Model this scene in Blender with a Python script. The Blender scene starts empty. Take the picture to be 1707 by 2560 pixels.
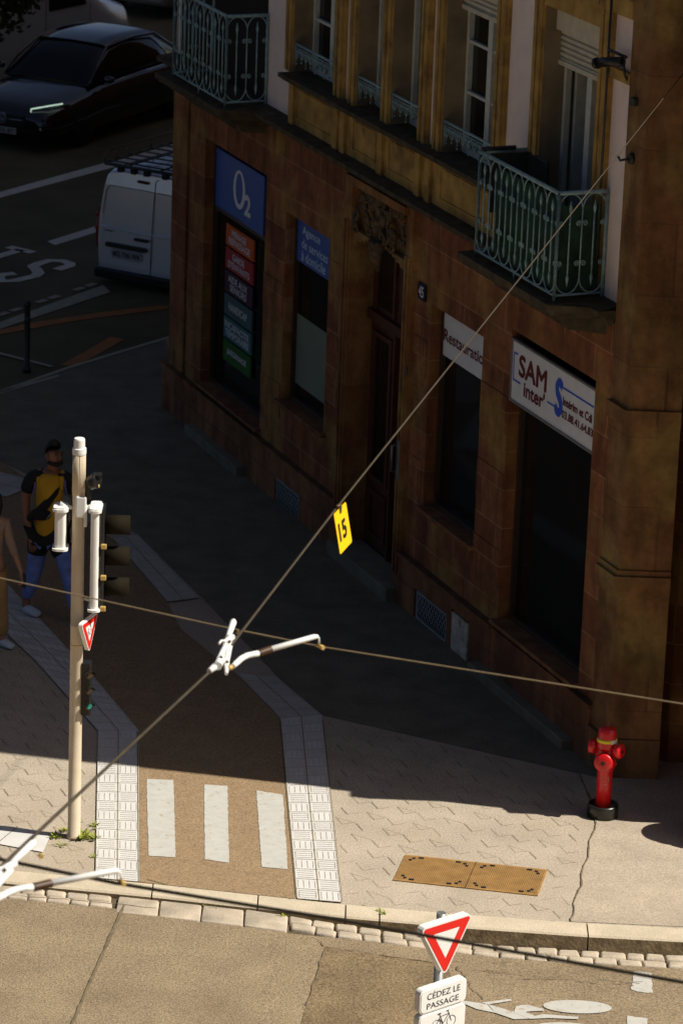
import bpy, bmesh, math, random
from mathutils import Vector, Matrix
R=math.radians
C=bpy.context.scene.collection
SC=bpy.context.scene
# ---------------------------------------------------------------- camera
TH,RO=R(17.9),R(2.12)
fw=Vector((0,math.cos(TH),-math.sin(TH))); rt=Vector((1,0,0)); up=rt.cross(fw)
r2=math.cos(RO)*rt+math.sin(RO)*up; u2=-math.sin(RO)*rt+math.cos(RO)*up
cd=bpy.data.cameras.new('camera'); cam=bpy.data.objects.new('camera',cd); C.objects.link(cam)
cd.sensor_fit='VERTICAL'; cd.sensor_height=36; cd.sensor_width=24; cd.lens=9200/2560*36
cd.clip_start=.5; cd.clip_end=2000
m=Matrix.Identity(4)
for i,a in enumerate((r2,u2,-fw)):
    for j in range(3): m[j][i]=a[j]
m.translation=(0,0,12); cam.matrix_world=m
cd.dof.use_dof=True; cd.dof.focus_distance=27.5; cd.dof.aperture_fstop=5.0
SC.camera=cam
# ---------------------------------------------------------------- sky, sun, exposure
SUN_EL=50; sx,sy=.982,-.188
w=bpy.data.worlds.new('World'); SC.world=w; w.use_nodes=True
nt=w.node_tree; sky=nt.nodes.new('ShaderNodeTexSky'); sky.sky_type='NISHITA'; sky.sun_disc=False
sky.sun_elevation=R(SUN_EL); sky.sun_rotation=math.atan2(sx,sy)
sky.air_density=.4; sky.dust_density=2.0; sky.ozone_density=0
bg=nt.nodes['Background']; bg.inputs[1].default_value=.05
nt.links.new(sky.outputs[0],bg.inputs[0])
sd=bpy.data.lights.new('sun','SUN'); sd.energy=5.0; sd.angle=R(.5); sd.color=(1,.95,.85)
so=bpy.data.objects.new('sun',sd); C.objects.link(so)
ce=math.cos(R(SUN_EL)); L=Vector((sx*ce,sy*ce,math.sin(R(SUN_EL))))
so.rotation_euler=L.to_track_quat('Z','Y').to_euler(); so.location=L*60
vs=SC.view_settings; vs.view_transform='Standard'; vs.look='None'; vs.exposure=.24; vs.gamma=1
SC.cycles.max_bounces=6
# ---------------------------------------------------------------- materials
MATS={}
def mat(name,col,rough=.7,metal=0,var=.12,scale=8,bump=0,bscale=60,coat=0,col2=None,c2pos=(.55,.62),c2scale=2,emit=0,spec=.5,speck=0,speckscale=90,tr=0):
    if name in MATS: return MATS[name]
    M=bpy.data.materials.new(name); M.use_nodes=True; t=M.node_tree; N=t.nodes; l=t.links
    b=N['Principled BSDF']; b.inputs['Roughness'].default_value=rough; b.inputs['Metallic'].default_value=metal
    b.inputs['Specular IOR Level'].default_value=spec
    if coat: b.inputs['Coat Weight'].default_value=coat; b.inputs['Coat Roughness'].default_value=.06
    tc=N.new('ShaderNodeTexCoord')
    no=N.new('ShaderNodeTexNoise'); no.inputs['Scale'].default_value=scale; no.inputs['Detail'].default_value=6
    l.new(tc.outputs['Object'],no.inputs['Vector'])
    rp=N.new('ShaderNodeMapRange'); rp.inputs['From Min'].default_value=.25; rp.inputs['From Max'].default_value=.75
    rp.inputs['To Min'].default_value=1-var*1.5; rp.inputs['To Max'].default_value=1+var
    l.new(no.outputs['Fac'],rp.inputs['Value'])
    mx=N.new('ShaderNodeMix'); mx.data_type='RGBA'; mx.blend_type='MULTIPLY'; mx.inputs['Factor'].default_value=1
    mx.inputs['A'].default_value=(*col,1); l.new(rp.outputs[0],mx.inputs['B'])
    out=mx.outputs['Result']
    if col2:
        n2=N.new('ShaderNodeTexNoise'); n2.inputs['Scale'].default_value=c2scale; n2.inputs['Detail'].default_value=7; n2.inputs['Roughness'].default_value=.65
        l.new(tc.outputs['Object'],n2.inputs['Vector'])
        cr=N.new('ShaderNodeMapRange'); cr.inputs['From Min'].default_value=c2pos[0]; cr.inputs['From Max'].default_value=c2pos[1]
        l.new(n2.outputs['Fac'],cr.inputs['Value'])
        m2=N.new('ShaderNodeMix'); m2.data_type='RGBA'; l.new(cr.outputs[0],m2.inputs['Factor']); l.new(out,m2.inputs['A']); m2.inputs['B'].default_value=(*col2,1)
        out=m2.outputs['Result']
    if speck:
        n3=N.new('ShaderNodeTexNoise'); n3.inputs['Scale'].default_value=speckscale; n3.inputs['Detail'].default_value=3; n3.inputs['Roughness'].default_value=.8
        l.new(tc.outputs['Object'],n3.inputs['Vector'])
        r3=N.new('ShaderNodeMapRange'); r3.inputs['From Min'].default_value=.35; r3.inputs['From Max'].default_value=.65
        r3.inputs['To Min'].default_value=1-speck; r3.inputs['To Max'].default_value=1+speck
        l.new(n3.outputs['Fac'],r3.inputs['Value'])
        m3=N.new('ShaderNodeMix'); m3.data_type='RGBA'; m3.blend_type='MULTIPLY'; m3.inputs['Factor'].default_value=1
        l.new(out,m3.inputs['A']); l.new(r3.outputs[0],m3.inputs['B']); out=m3.outputs['Result']
    l.new(out,b.inputs['Base Color'])
    if bump:
        nb=N.new('ShaderNodeTexNoise'); nb.inputs['Scale'].default_value=bscale; nb.inputs['Detail'].default_value=4
        l.new(tc.outputs['Object'],nb.inputs['Vector'])
        bp=N.new('ShaderNodeBump'); bp.inputs['Strength'].default_value=bump; bp.inputs['Distance'].default_value=.01
        l.new(nb.outputs['Fac'],bp.inputs['Height']); l.new(bp.outputs[0],b.inputs['Normal'])
    if emit:
        b.inputs['Emission Color'].default_value=(*col,1); b.inputs['Emission Strength'].default_value=emit
    MATS[name]=M; return M
def brickmat(name,c1,c2,mort,bw,rh,ms,stain=None,swap=True,off=.5,rot=0,bump=.4,rough=.85):
    M=bpy.data.materials.new(name); M.use_nodes=True; t=M.node_tree; N=t.nodes; l=t.links; b=N['Principled BSDF']
    b.inputs['Roughness'].default_value=rough; b.inputs['Specular IOR Level'].default_value=.25
    tc=N.new('ShaderNodeTexCoord'); v=tc.outputs['Object']
    if swap:
        s=N.new('ShaderNodeSeparateXYZ'); c=N.new('ShaderNodeCombineXYZ'); l.new(v,s.inputs[0]); l.new(s.outputs[0],c.inputs[0]); l.new(s.outputs[2],c.inputs[1]); l.new(s.outputs[1],c.inputs[2]); v=c.outputs[0]
    mp=N.new('ShaderNodeMapping'); mp.inputs['Rotation'].default_value=(0,0,rot); l.new(v,mp.inputs['Vector']); v=mp.outputs[0]
    br=N.new('ShaderNodeTexBrick'); l.new(v,br.inputs['Vector']); br.offset=off
    br.inputs['Color1'].default_value=(*c1,1); br.inputs['Color2'].default_value=(*c2,1); br.inputs['Mortar'].default_value=(*mort,1)
    br.inputs['Scale'].default_value=1; br.inputs['Brick Width'].default_value=bw; br.inputs['Row Height'].default_value=rh; br.inputs['Mortar Size'].default_value=ms
    n=N.new('ShaderNodeTexNoise'); n.inputs['Scale'].default_value=5; n.inputs['Detail'].default_value=8; n.inputs['Roughness'].default_value=.7; l.new(tc.outputs['Object'],n.inputs['Vector'])
    r=N.new('ShaderNodeMapRange'); r.inputs['From Min'].default_value=.3; r.inputs['From Max'].default_value=.7; r.inputs['To Min'].default_value=.6; r.inputs['To Max'].default_value=1.3; l.new(n.outputs['Fac'],r.inputs['Value'])
    mx=N.new('ShaderNodeMix'); mx.data_type='RGBA'; mx.blend_type='MULTIPLY'; mx.inputs['Factor'].default_value=1; l.new(br.outputs['Color'],mx.inputs['A']); l.new(r.outputs[0],mx.inputs['B']); out=mx.outputs['Result']
    if stain:
        n2=N.new('ShaderNodeTexNoise'); n2.inputs['Scale'].default_value=1.1; n2.inputs['Detail'].default_value=5; l.new(tc.outputs['Object'],n2.inputs['Vector'])
        cr=N.new('ShaderNodeMapRange'); cr.inputs['From Min'].default_value=.5; cr.inputs['From Max'].default_value=.63; l.new(n2.outputs['Fac'],cr.inputs['Value'])
        m2=N.new('ShaderNodeMix'); m2.data_type='RGBA'; l.new(cr.outputs[0],m2.inputs['Factor']); l.new(out,m2.inputs['A'])
        m4=N.new('ShaderNodeMix'); m4.data_type='RGBA'; m4.blend_type='MULTIPLY'; m4.inputs['Factor'].default_value=1; m4.inputs['A'].default_value=(*stain,1); l.new(r.outputs[0],m4.inputs['B']); l.new(m4.outputs['Result'],m2.inputs['B']); out=m2.outputs['Result']
    ms_=N.new('ShaderNodeMapping'); ms_.inputs['Scale'].default_value=(5,5,1.3); l.new(tc.outputs['Object'],ms_.inputs['Vector'])
    n5=N.new('ShaderNodeTexNoise'); n5.inputs['Scale'].default_value=1; n5.inputs['Detail'].default_value=6; l.new(ms_.outputs[0],n5.inputs['Vector'])
    r5=N.new('ShaderNodeMapRange'); r5.inputs['From Min'].default_value=.35; r5.inputs['From Max'].default_value=.62; r5.inputs['To Min'].default_value=.68; r5.inputs['To Max'].default_value=1.12; l.new(n5.outputs['Fac'],r5.inputs['Value'])
    m5=N.new('ShaderNodeMix'); m5.data_type='RGBA'; m5.blend_type='MULTIPLY'; m5.inputs['Factor'].default_value=1; l.new(out,m5.inputs['A']); l.new(r5.outputs[0],m5.inputs['B']); out=m5.outputs['Result']
    l.new(out,b.inputs['Base Color'])
    bp=N.new('ShaderNodeBump'); bp.inputs['Strength'].default_value=bump; bp.inputs['Distance'].default_value=.01
    l.new(n.outputs['Fac'],bp.inputs['Height']); l.new(bp.outputs[0],b.inputs['Normal'])
    MATS[name]=M; return M
stone=brickmat('red_sandstone',(.20,.070,.034),(.31,.125,.052),(.36,.20,.10),.62,.37,.007,stain=(.34,.195,.06))
ochre=mat('ochre_sandstone',(.44,.28,.085),.85,var=.3,scale=5,col2=(.21,.12,.05),c2pos=(.52,.68),c2scale=3,bump=.3,spec=.2)
plaster=mat('pink_plaster',(.85,.73,.68),.9,var=.06,scale=6,bump=.15,spec=.1)
ledge=mat('mossy_stone',(.085,.068,.042),.9,var=.35,scale=9,col2=(.15,.10,.05),c2pos=(.55,.7),c2scale=5,bump=.5,spec=.2)
glass=mat('dark_glass',(.008,.009,.009),.06,var=.2,scale=3,spec=.45)
frosted=mat('frosted_film',(.20,.25,.19),.5,var=.08,scale=4)
white_wood=mat('painted_casement',(.60,.64,.58),.5,var=.1,scale=12)
reveal=mat('brown_reveal',(.28,.22,.13),.8,var=.25,scale=4)
room=mat('dark_interior',(.012,.010,.009),.9,var=.2)
iron=mat('blue_green_ironwork',(.27,.43,.46),.42,var=.25,scale=20,bump=.2)
door_red=mat('dark_red_door_paint',(.085,.024,.014),.45,var=.3,scale=8)
shutter_m=mat('shutter_slats',(.60,.56,.44),.6,var=.12,scale=10)
black=mat('black_plastic',(.012,.012,.012),.35,var=.2)
darkiron=mat('dark_iron',(.03,.035,.03),.5,var=.3,scale=15)
asph_near=mat('worn_asphalt',(.27,.205,.13),.9,var=.12,scale=2.2,speck=.5,speckscale=70,bump=.5,bscale=120,spec=.15,col2=(.20,.148,.092),c2pos=(.56,.72),c2scale=.9)
asph_patch=mat('patch_asphalt',(.205,.148,.085),.9,var=.18,scale=2.5,speck=.5,speckscale=50,bump=.4,bscale=120,spec=.15)
asph_path=mat('cycle_path_asphalt',(.30,.208,.122),.9,var=.08,scale=5,speck=.38,speckscale=70,bump=.5,bscale=120,spec=.15)
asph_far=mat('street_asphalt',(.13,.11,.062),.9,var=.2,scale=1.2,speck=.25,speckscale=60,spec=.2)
paver=mat('concrete_pavers',(.43,.362,.28),.9,var=.10,scale=2.4,speck=.26,speckscale=55,bump=.3,spec=.15,col2=(.385,.31,.225),c2pos=(.5,.8),c2scale=1.1)
paver_shade=mat('shade_darkened_paving',(.19,.172,.125),.9,var=.2,scale=3,speck=.2,speckscale=50,spec=.2)  # darker ground colour with the street's shade put into it
slabm=mat('smooth_concrete',(.43,.355,.27),.9,var=.10,scale=3,speck=.24,speckscale=55,bump=.2,spec=.15)
joint=mat('dark_joint',(.17,.13,.075),.95,var=.3,scale=10)
joint_soft=mat('pale_joint',(.33,.26,.17),.95,var=.15,scale=10)
tactile=mat('white_tactile_tiles',(.62,.60,.57),.8,var=.05,scale=6,speck=.07,speckscale=90,spec=.15)
tactile_g=mat('tile_grooves',(.50,.46,.38),.9,var=.1)
paint=mat('white_road_paint',(.50,.485,.44),.75,var=.06,scale=10,col2=(.36,.28,.18),c2pos=(.57,.70),c2scale=16,speck=.07,spec=.15)
paint_far=mat('worn_road_paint',(.68,.66,.58),.8,var=.12,scale=4)
paint_or=mat('orange_road_paint',(.42,.15,.028),.8,var=.2,scale=4)
kerbm=mat('granite_kerb',(.56,.475,.35),.85,var=.1,scale=4,speck=.14,speckscale=90,bump=.3,spec=.2)
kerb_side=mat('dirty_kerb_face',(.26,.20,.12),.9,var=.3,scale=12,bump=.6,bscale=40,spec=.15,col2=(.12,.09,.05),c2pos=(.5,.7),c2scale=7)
settm=mat('granite_setts',(.50,.42,.32),.85,var=.18,scale=7,speck=.14,speckscale=90,bump=.4,spec=.2)
gutterm=mat('gutter_dirt',(.10,.075,.04),.95,var=.3,scale=15,col2=(.10,.12,.015),c2pos=(.6,.68),c2scale=5)
weedm=mat('weed_leaves',(.24,.27,.02),.7,var=.3,scale=20)
rust=mat('rusty_cover',(.36,.20,.065),.7,var=.2,scale=9,col2=(.42,.29,.12),c2pos=(.62,.75),c2scale=12,spec=.3)
rust_d=mat('cover_groove',(.17,.09,.025),.8,var=.2)
polem=mat('beige_pole_paint',(.64,.535,.39),.55,var=.07,scale=7)
white_m=mat('white_lacquer',(.82,.81,.77),.4,var=.04,scale=10,spec=.4)
grey_m=mat('galvanised_steel',(.35,.36,.35),.4,metal=.6,var=.15)
olive=mat('olive_visor',(.013,.010,.005),.85,var=.15,spec=.1)
redp=mat('red_sign_film',(.72,.018,.012),.4,var=.03)
yellow=mat('yellow_plate',(.95,.56,.006),.45,var=.04)
ink=mat('black_ink',(.012,.012,.014),.5,var=.05)
brass=mat('brass_fitting',(.62,.42,.14),.4,metal=.3,var=.15)
wirem=mat('copper_wire',(.40,.31,.18),.45,metal=.4,var=.15)
wired=mat('tarnished_wire',(.05,.042,.03),.4,metal=.4,var=.15)
brownwrap=mat('brown_wrap',(.07,.03,.01),.5,var=.3)
hydr=mat('red_enamel',(.66,.008,.012),.36,var=.12,scale=20,coat=.25,bump=.15,bscale=50,col2=(.35,.02,.015),c2pos=(.62,.70),c2scale=30)
hyd_base=mat('black_base',(.02,.02,.016),.3,var=.3)
van_w=mat('white_van_paint',(.82,.88,.97),.24,metal=.55,var=.02,coat=1)
car_b=mat('black_car_paint',(.006,.006,.007),.15,var=.05,coat=1)
tyre=mat('tyre_rubber',(.015,.014,.012),.8)
# ---------------------------------------------------------------- mesh builder
class MB:
    def __init__(s): s.v=[];s.f=[];s.m=[];s.sm=[]
    def add(s,vs,fs,mi=0,smooth=False):
        o=len(s.v); s.v+=[tuple(p) for p in vs]
        for f in fs: s.f.append([i+o for i in f]); s.m.append(mi); s.sm.append(smooth)
        return s
    def box(s,x0,x1,y0,y1,z0,z1,mi=0,bev=0):
        if x0>x1:x0,x1=x1,x0
        if y0>y1:y0,y1=y1,y0
        if z0>z1:z0,z1=z1,z0
        if bev:
            b=min(bev,(x1-x0)/2.01,(y1-y0)/2.01,(z1-z0)/2.01)
            bm=bmesh.new(); bmesh.ops.create_cube(bm,size=1)
            for v in bm.verts: v.co=Vector(((x0+x1)/2+v.co.x*(x1-x0),(y0+y1)/2+v.co.y*(y1-y0),(z0+z1)/2+v.co.z*(z1-z0)))
            bmesh.ops.bevel(bm,geom=bm.edges[:],offset=b,segments=2,affect='EDGES',profile=.5)
            return s.bm(bm,mi)
        s.add([(x0,y0,z0),(x1,y0,z0),(x1,y1,z0),(x0,y1,z0),(x0,y0,z1),(x1,y0,z1),(x1,y1,z1),(x0,y1,z1)],
              [(3,2,1,0),(4,5,6,7),(0,1,5,4),(1,2,6,5),(2,3,7,6),(3,0,4,7)],mi); return s
    def bm(s,bm,mi=0,smooth=False,mx=None):
        bm.verts.index_update()
        vs=[(mx@v.co if mx else v.co) for v in bm.verts]
        s.add(vs,[[v.index for v in f.verts] for f in bm.faces],mi,smooth); bm.free(); return s
    def prism(s,poly,z0,z1,mi=0,mt=None):
        n=len(poly); a=sum(poly[i][0]*poly[(i+1)%n][1]-poly[(i+1)%n][0]*poly[i][1] for i in range(n))
        if a<0: poly=poly[::-1]
        vs=[(x,y,z0) for x,y in poly]+[(x,y,z1) for x,y in poly]
        s.add(vs,[list(range(n))[::-1]],mi); o=len(s.v)-2*n
        s.f.append([o+n+i for i in range(n)]); s.m.append(mi if mt is None else mt); s.sm.append(False)
        for i in range(n): s.f.append([o+i,o+(i+1)%n,o+n+(i+1)%n,o+n+i]); s.m.append(mi); s.sm.append(False)
        return s
    def plate(s,poly,mx,t,mi=0):     # polygon in the xy plane of mx, thickness t
        k=len(s.v); s.prism(poly,0,t,mi)
        for i in range(k,len(s.v)): s.v[i]=tuple(mx@Vector(s.v[i]))
        return s
    def tube(s,pts,r,seg=8,mi=0,cap=True):
        pts=[Vector(p) for p in pts]; n=len(pts); rs=r if isinstance(r,(list,tuple)) else [r]*n
        t0=(pts[1]-pts[0]).normalized(); a=Vector((0,0,1)) if abs(t0.z)<.9 else Vector((1,0,0))
        nx=t0.cross(a).normalized(); vs=[]
        for i in range(n):
            t=(pts[min(i+1,n-1)]-pts[max(i-1,0)]).normalized()
            nx=(nx-t*nx.dot(t)); nx=nx.normalized() if nx.length>1e-6 else t.orthogonal().normalized()
            ny=t.cross(nx)
            for k in range(seg):
                q=2*math.pi*k/seg; vs.append(pts[i]+(nx*math.cos(q)+ny*math.sin(q))*rs[i])
        fs=[(i*seg+k,i*seg+(k+1)%seg,(i+1)*seg+(k+1)%seg,(i+1)*seg+k) for i in range(n-1) for k in range(seg)]
        s.add(vs,fs,mi,True); o=len(s.v)-n*seg
        if cap:
            s.f.append([o+k for k in range(seg)][::-1]); s.m.append(mi); s.sm.append(False)
            s.f.append([o+(n-1)*seg+k for k in range(seg)]); s.m.append(mi); s.sm.append(False)
        return s
    def lathe(s,prof,seg=24,mi=0,mx=None,smooth=True):
        mx=mx or Matrix.Identity(4); n=len(prof); vs=[mx@Vector((r*math.cos(2*math.pi*k/seg),r*math.sin(2*math.pi*k/seg),z)) for r,z in prof for k in range(seg)]
        s.add(vs,[(i*seg+k,i*seg+(k+1)%seg,(i+1)*seg+(k+1)%seg,(i+1)*seg+k) for i in range(n-1) for k in range(seg)],mi,smooth)
        o=len(s.v)-n*seg
        if prof[0][0]>1e-4: s.f.append([o+k for k in range(seg)][::-1]); s.m.append(mi); s.sm.append(False)
        if prof[-1][0]>1e-4: s.f.append([o+(n-1)*seg+k for k in range(seg)]); s.m.append(mi); s.sm.append(False)
        return s
    def ball(s,c,r,mi=0,seg=12,sc=(1,1,1),rot=None):
        bm=bmesh.new(); bmesh.ops.create_uvsphere(bm,u_segments=seg,v_segments=max(6,seg*2//3),radius=r)
        mx=Matrix.Translation(c)@(rot or Matrix.Identity(4))@Matrix.Diagonal((*sc,1)); return s.bm(bm,mi,True,mx)
def prop(o,label=None,cat=None,group=None,kind=None):
    if label: o['label']=label
    if cat: o['category']=cat
    if group: o['group']=group
    if kind: o['kind']=kind
    return o
def obj(name,mb,mats,parent=None,**k):
    me=bpy.data.meshes.new(name); me.from_pydata(mb.v,[],mb.f)
    mats=mats if isinstance(mats,(list,tuple)) else [mats]
    for q in mats: me.materials.append(q)
    me.polygons.foreach_set('material_index',mb.m); me.polygons.foreach_set('use_smooth',mb.sm); me.update()
    o=bpy.data.objects.new(name,me); C.objects.link(o)
    if parent: o.parent=parent
    return prop(o,**k)
def empty(name,loc,rz=0,**k):
    o=bpy.data.objects.new(name,None); o.empty_display_size=.2; C.objects.link(o); o.location=loc; o.rotation_euler=(0,0,rz); return prop(o,**k)
def texts(mb,lines,mx,mi=0,t=.002,bold=0):
    """lines: (string, cx, cy, width, height) fitted into boxes in the xy plane of mx"""
    for s,cx,cy,wd,ht in lines:
        cu=bpy.data.curves.new('t','FONT'); cu.body=s; cu.size=1; cu.extrude=0; cu.offset=0; cu.resolution_u=4
        ob=bpy.data.objects.new('t',cu); C.objects.link(ob); vs=[]
        dg=bpy.context.evaluated_depsgraph_get(); me=bpy.data.meshes.new_from_object(ob.evaluated_get(dg))
        xs=[v.co.x for v in me.vertices]; ys=[v.co.y for v in me.vertices]
        x0,x1,y0,y1=min(xs),max(xs),min(ys),max(ys); vs=[]
        bb=bold*ht*(1 if bold>0 else 0); fs=[list(p.vertices) for p in me.polygons]
        for k,(ox,oy) in enumerate(((0,0),(bb,0),(-bb,0),(0,bb),(0,-bb),(bb*.7,bb*.7),(-bb*.7,-bb*.7)) if bb else ((0,0),)):
            vs=[mx@Vector((cx+((v.co.x-x0)/(x1-x0)-.5)*(wd-2*bb)+ox,cy+((v.co.y-y0)/(y1-y0)-.5)*(ht-2*bb)+oy,t+.0003*k)) for v in me.vertices]
            mb.add(vs,fs,mi)
        bpy.data.objects.remove(ob); bpy.data.curves.remove(cu); bpy.data.meshes.remove(me)
def rrect(x0,x1,y0,y1,r,n=5):
    p=[]
    for cx,cy,a in ((x1-r,y1-r,0),(x0+r,y1-r,90),(x0+r,y0+r,180),(x1-r,y0+r,270)):
        for i in range(n+1): q=R(a+90*i/n); p.append((cx+r*math.cos(q),cy+r*math.sin(q)))
    return p
def rtri(pts,r,n=4):
    out=[];k=len(pts)
    for i in range(k):
        p=Vector(pts[i]); a=(Vector(pts[i-1])-p).normalized(); b=(Vector(pts[(i+1)%k])-p).normalized()
        h=a.angle(b)/2; c=p+(a+b).normalized()*(r/math.sin(h)); d=r/math.tan(h)
        s=p+a*d-c; e=p+b*d-c; a0=math.atan2(s.y,s.x); a1=math.atan2(e.y,e.x)
        da=(a1-a0+math.pi)%(2*math.pi)-math.pi
        for j in range(n+1): q=a0+da*j/n; out.append((c.x+r*math.cos(q),c.y+r*math.sin(q)))
    return out
# ---------------------------------------------------------------- ground and streets
def sheet(name,poly,z,m,kind='structure',**k):
    b=MB(); b.add([(x,y,z) for x,y in poly],[list(range(len(poly)))]); o=obj(name,b,m,kind=kind,**k)
    if o.data.polygons[0].normal.z<0: o.data.flip_normals()
    return o
KI=[(-8,28.1),(-2.65,27.41),(-1.51,27.25),(.1,26.97),(1.54,26.80),(2.82,26.74),(9,26.6)]   # inner kerb line
def ki(x):
    for (a,b),(c,d) in zip(KI,KI[1:]):
        if x<=c: return b+(d-b)*(x-a)/(c-a)
    return KI[-1][1]
def rz(x): return -.03 if x<-.6 else (-.125 if x>1.3 else -.03-.095*(x+.6)/1.9)
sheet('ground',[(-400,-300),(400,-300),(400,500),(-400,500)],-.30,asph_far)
# pavement sheet with real thickness, from the kerb back to the wall
b=MB(); xs=[-8,-2.65,-1.51,.1,1.54,2.82,9]
top=[(x,ki(x)) for x in xs]
b.prism(top+[(9,31.5),(1.2,33.5),(-1.4,39.8),(-2.0,41.3),(-2.2,43.95),(-3.3,42.4),(-4.0,41.25),(-8,39.3)],-.28,0,0)
obj('pavement',b,paver,kind='structure')
# pavers: staggered joints cut into the surface
b=MB(); rnd=random.Random(3)
ja=R(-67.7); jd=Vector((math.cos(ja),math.sin(ja))); rd=Vector((-jd.y,jd.x)); RH=.172; BW=.243
slabx=lambda y: 1.94+(y-26.87)/(28.88-26.87)*.31
def strip(b,p,q,wd,z,mi=0):
    d=(q-p).normalized(); n=Vector((-d.y,d.x))*wd/2
    b.add([(*(p-n),z),(*(q-n),z),(*(q+n),z),(*(p+n),z)],[(0,1,2,3)],mi)
def onpave(p):
    if not (ki(p.x)+.02<p.y<33.5): return False
    if p.y>31.09-(p.x+.1)*.525 and p.x>-.2: return False
    if p.x>slabx(p.y)-.03: return False
    if -1.95-(p.y-27.3)*.067<p.x<.13-(p.y-27.0)*.05: return False
    if .5+(p.y-27.45)*.17<p.x<1.72+(p.y-27.28)*.17 and 27.2-(p.x-1.6)*.18<p.y<28.0-(p.x-.63)*.18: return False
    return p.x>-4.5
O_=Vector((.958,28.851)); VA=Vector((.393,-.204)); VB=Vector((.133,-.344)); V1=Vector((.1725,-.1205)); VJ=Vector((.066,-.172)); VR=Vector((.101,.043))
for i in range(-40,40):
    for j in range(-40,40):
        for k in (0,1):
            o=O_+VA*i+VB*j+V1*k; q=o+VJ*rnd.uniform(.82,1.0); o=o+VJ*rnd.uniform(0,.1)
            if onpave(o) and onpave(q): strip(b,o,q,rnd.choice([.0025,.003,.004,.0055]),.006,0 if rnd.random()<.6 else 2)
            e=q+VR
            if onpave(q) and onpave(e) and rnd.random()<.9: strip(b,q,e,.0035,.0055,1)
            if k==0:
                e=O_+VA*i+VB*j+V1
                if onpave(o+VJ*.0) and onpave(e) and rnd.random()<.7: strip(b,o+VR*.0,e,.003,.0055,1)
sheet('shade_darkened_pavement',[(2.34,29.86),(-.10,31.14),(-.53,32.08),(-1.33,34.2),(-2.08,36.12),(-3.3,37.9),(-4.6,39.7),(-4.55,40.8),(-4.0,41.18),(-3.3,42.3),(-2.24,43.8),(-1.9,41.0),(2.2,30.5)],.0045,paver_shade)  # added sheets deepening the shade near the building by darker ground colour
sheet('shade_darkened_pavement',[(-3.35,34.75),(-5.2,38.7),(-8,38.7),(-8,33.0),(-3.5,33.7)],.0045,paver_shade)
obj('paver_joints',b,[joint,mat('faint_joint',(.335,.27,.185),.95),mat('mossy_joint',(.20,.17,.07),.95,var=.3)],kind='structure')
# smooth concrete at the right, with its ragged crack
cr=[(1.93,26.80),(1.96,26.95),(1.985,27.25),(2.05,27.5),(2.08,27.85),(2.14,28.1),(2.17,28.45),(2.235,28.7),(2.26,29.1),(2.1,30.4)]
sheet('concrete_slab',[(9,26.66),(9,31.4)]+[(2.1,31.0)]+cr[::-1]+[],.004,slabm)
b=MB()
fine=[]
for (a,c_),(d,e) in zip(cr,cr[1:]):
    for k in range(3): fine.append(Vector((a+(d-a)*k/3+rnd.uniform(-.008,.008),c_+(e-c_)*k/3)))
for p,q in zip(fine,fine[1:]): strip(b,p,q,rnd.uniform(.008,.016),.009)
obj('pavement_crack',b,joint,kind='structure')
# cycle path asphalt
LP=[(-1.51,27.25),(-1.73,30.58),(-2.25,31.94),(-3.38,34.67),(-5.2,38.6)]
RP=[(-.24,27.03),(-.48,31.0),(-.88,32.03),(-1.50,33.3),(-1.67,34.04),(-2.33,35.93),(-3.46,38.0),(-4.2,39.3)]
sheet('cycle_path',LP+RP[::-1],.008,asph_path)
b=MB()
strip(b,Vector((-1.515,27.25)),Vector((-1.735,30.55)),.02,.013); strip(b,Vector((-.245,27.05)),Vector((-.482,30.95)),.012,.013)
strip(b,Vector((-1.45,27.30)),Vector((-1.30,27.22)),.008,.013); strip(b,Vector((.12,27.0)),Vector((-.10,31.0)),.008,.013)
obj('path_edge_joint',b,joint,kind='structure')
# tactile tile strips
def tstrip(name,Lp,Rp,tl,mg=tactile,zz=.012,seed=1):
    b=MB(); rn=random.Random(seed)
    b.add([(*p,zz) for p in Lp]+[(*p,zz) for p in Rp],[(i,i+1,len(Lp)+i+1,len(Lp)+i) for i in range(len(Lp)-1)],0)
    for i in range(len(Lp)-1):
        l0,l1,r0,r1=[Vector(p) for p in (Lp[i],Lp[i+1],Rp[i],Rp[i+1])]
        P=lambda s,t: (l0*(1-t)+l1*t)*(1-s)+(r0*(1-t)+r1*t)*s
        n=max(1,round((l1-l0).length/tl)); z=zz+.004
        strip(b,P(.5,0),P(.5,1),.009,z,1)
        for e in (.012,.988): strip(b,P(e,0),P(e,1),.006,z,2)
        for k in range(n):
            t0,t1=k/n,(k+1)/n
            strip(b,P(0,t0),P(1,t0),.006,z,1)
            for h in (0,1):
                s0=h*.5+.06; s1=h*.5+.44
                if (k+h+seed)%2:
                    for g in range(4):
                        s=s0+(s1-s0)*g/3; strip(b,P(s,t0+(t1-t0)*.14),P(s,t0+(t1-t0)*.86),.005,z,2)
                else:
                    for g in range(4):
                        t=t0+(t1-t0)*(.18+.64*g/3); strip(b,P(s0,t),P(s1,t),.006,z,2)
                    if (k+h)%4==0: 
                        for s in (s0,s1): strip(b,P(s,t0+(t1-t0)*.18),P(s,t0+(t1-t0)*.82),.005,z,2)
    for f in range(len(b.f)):
        vs=[Vector(b.v[i]) for i in b.f[f]]
        if (vs[1]-vs[0]).cross(vs[2]-vs[1]).z<0: b.f[f]=b.f[f][::-1]
    o=obj(name,b,[mg,joint_soft,tactile_g],kind='structure'); return o
tstrip('tactile_strip',[(-1.87,27.29),(-2.09,30.53),(-2.80,32.25),(-4.05,34.9),(-5.3,37.5)],[(-1.51,27.245),(-1.73,30.58),(-2.25,31.94),(-3.38,34.67),(-4.7,37.5)],.2,seed=1)
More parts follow.
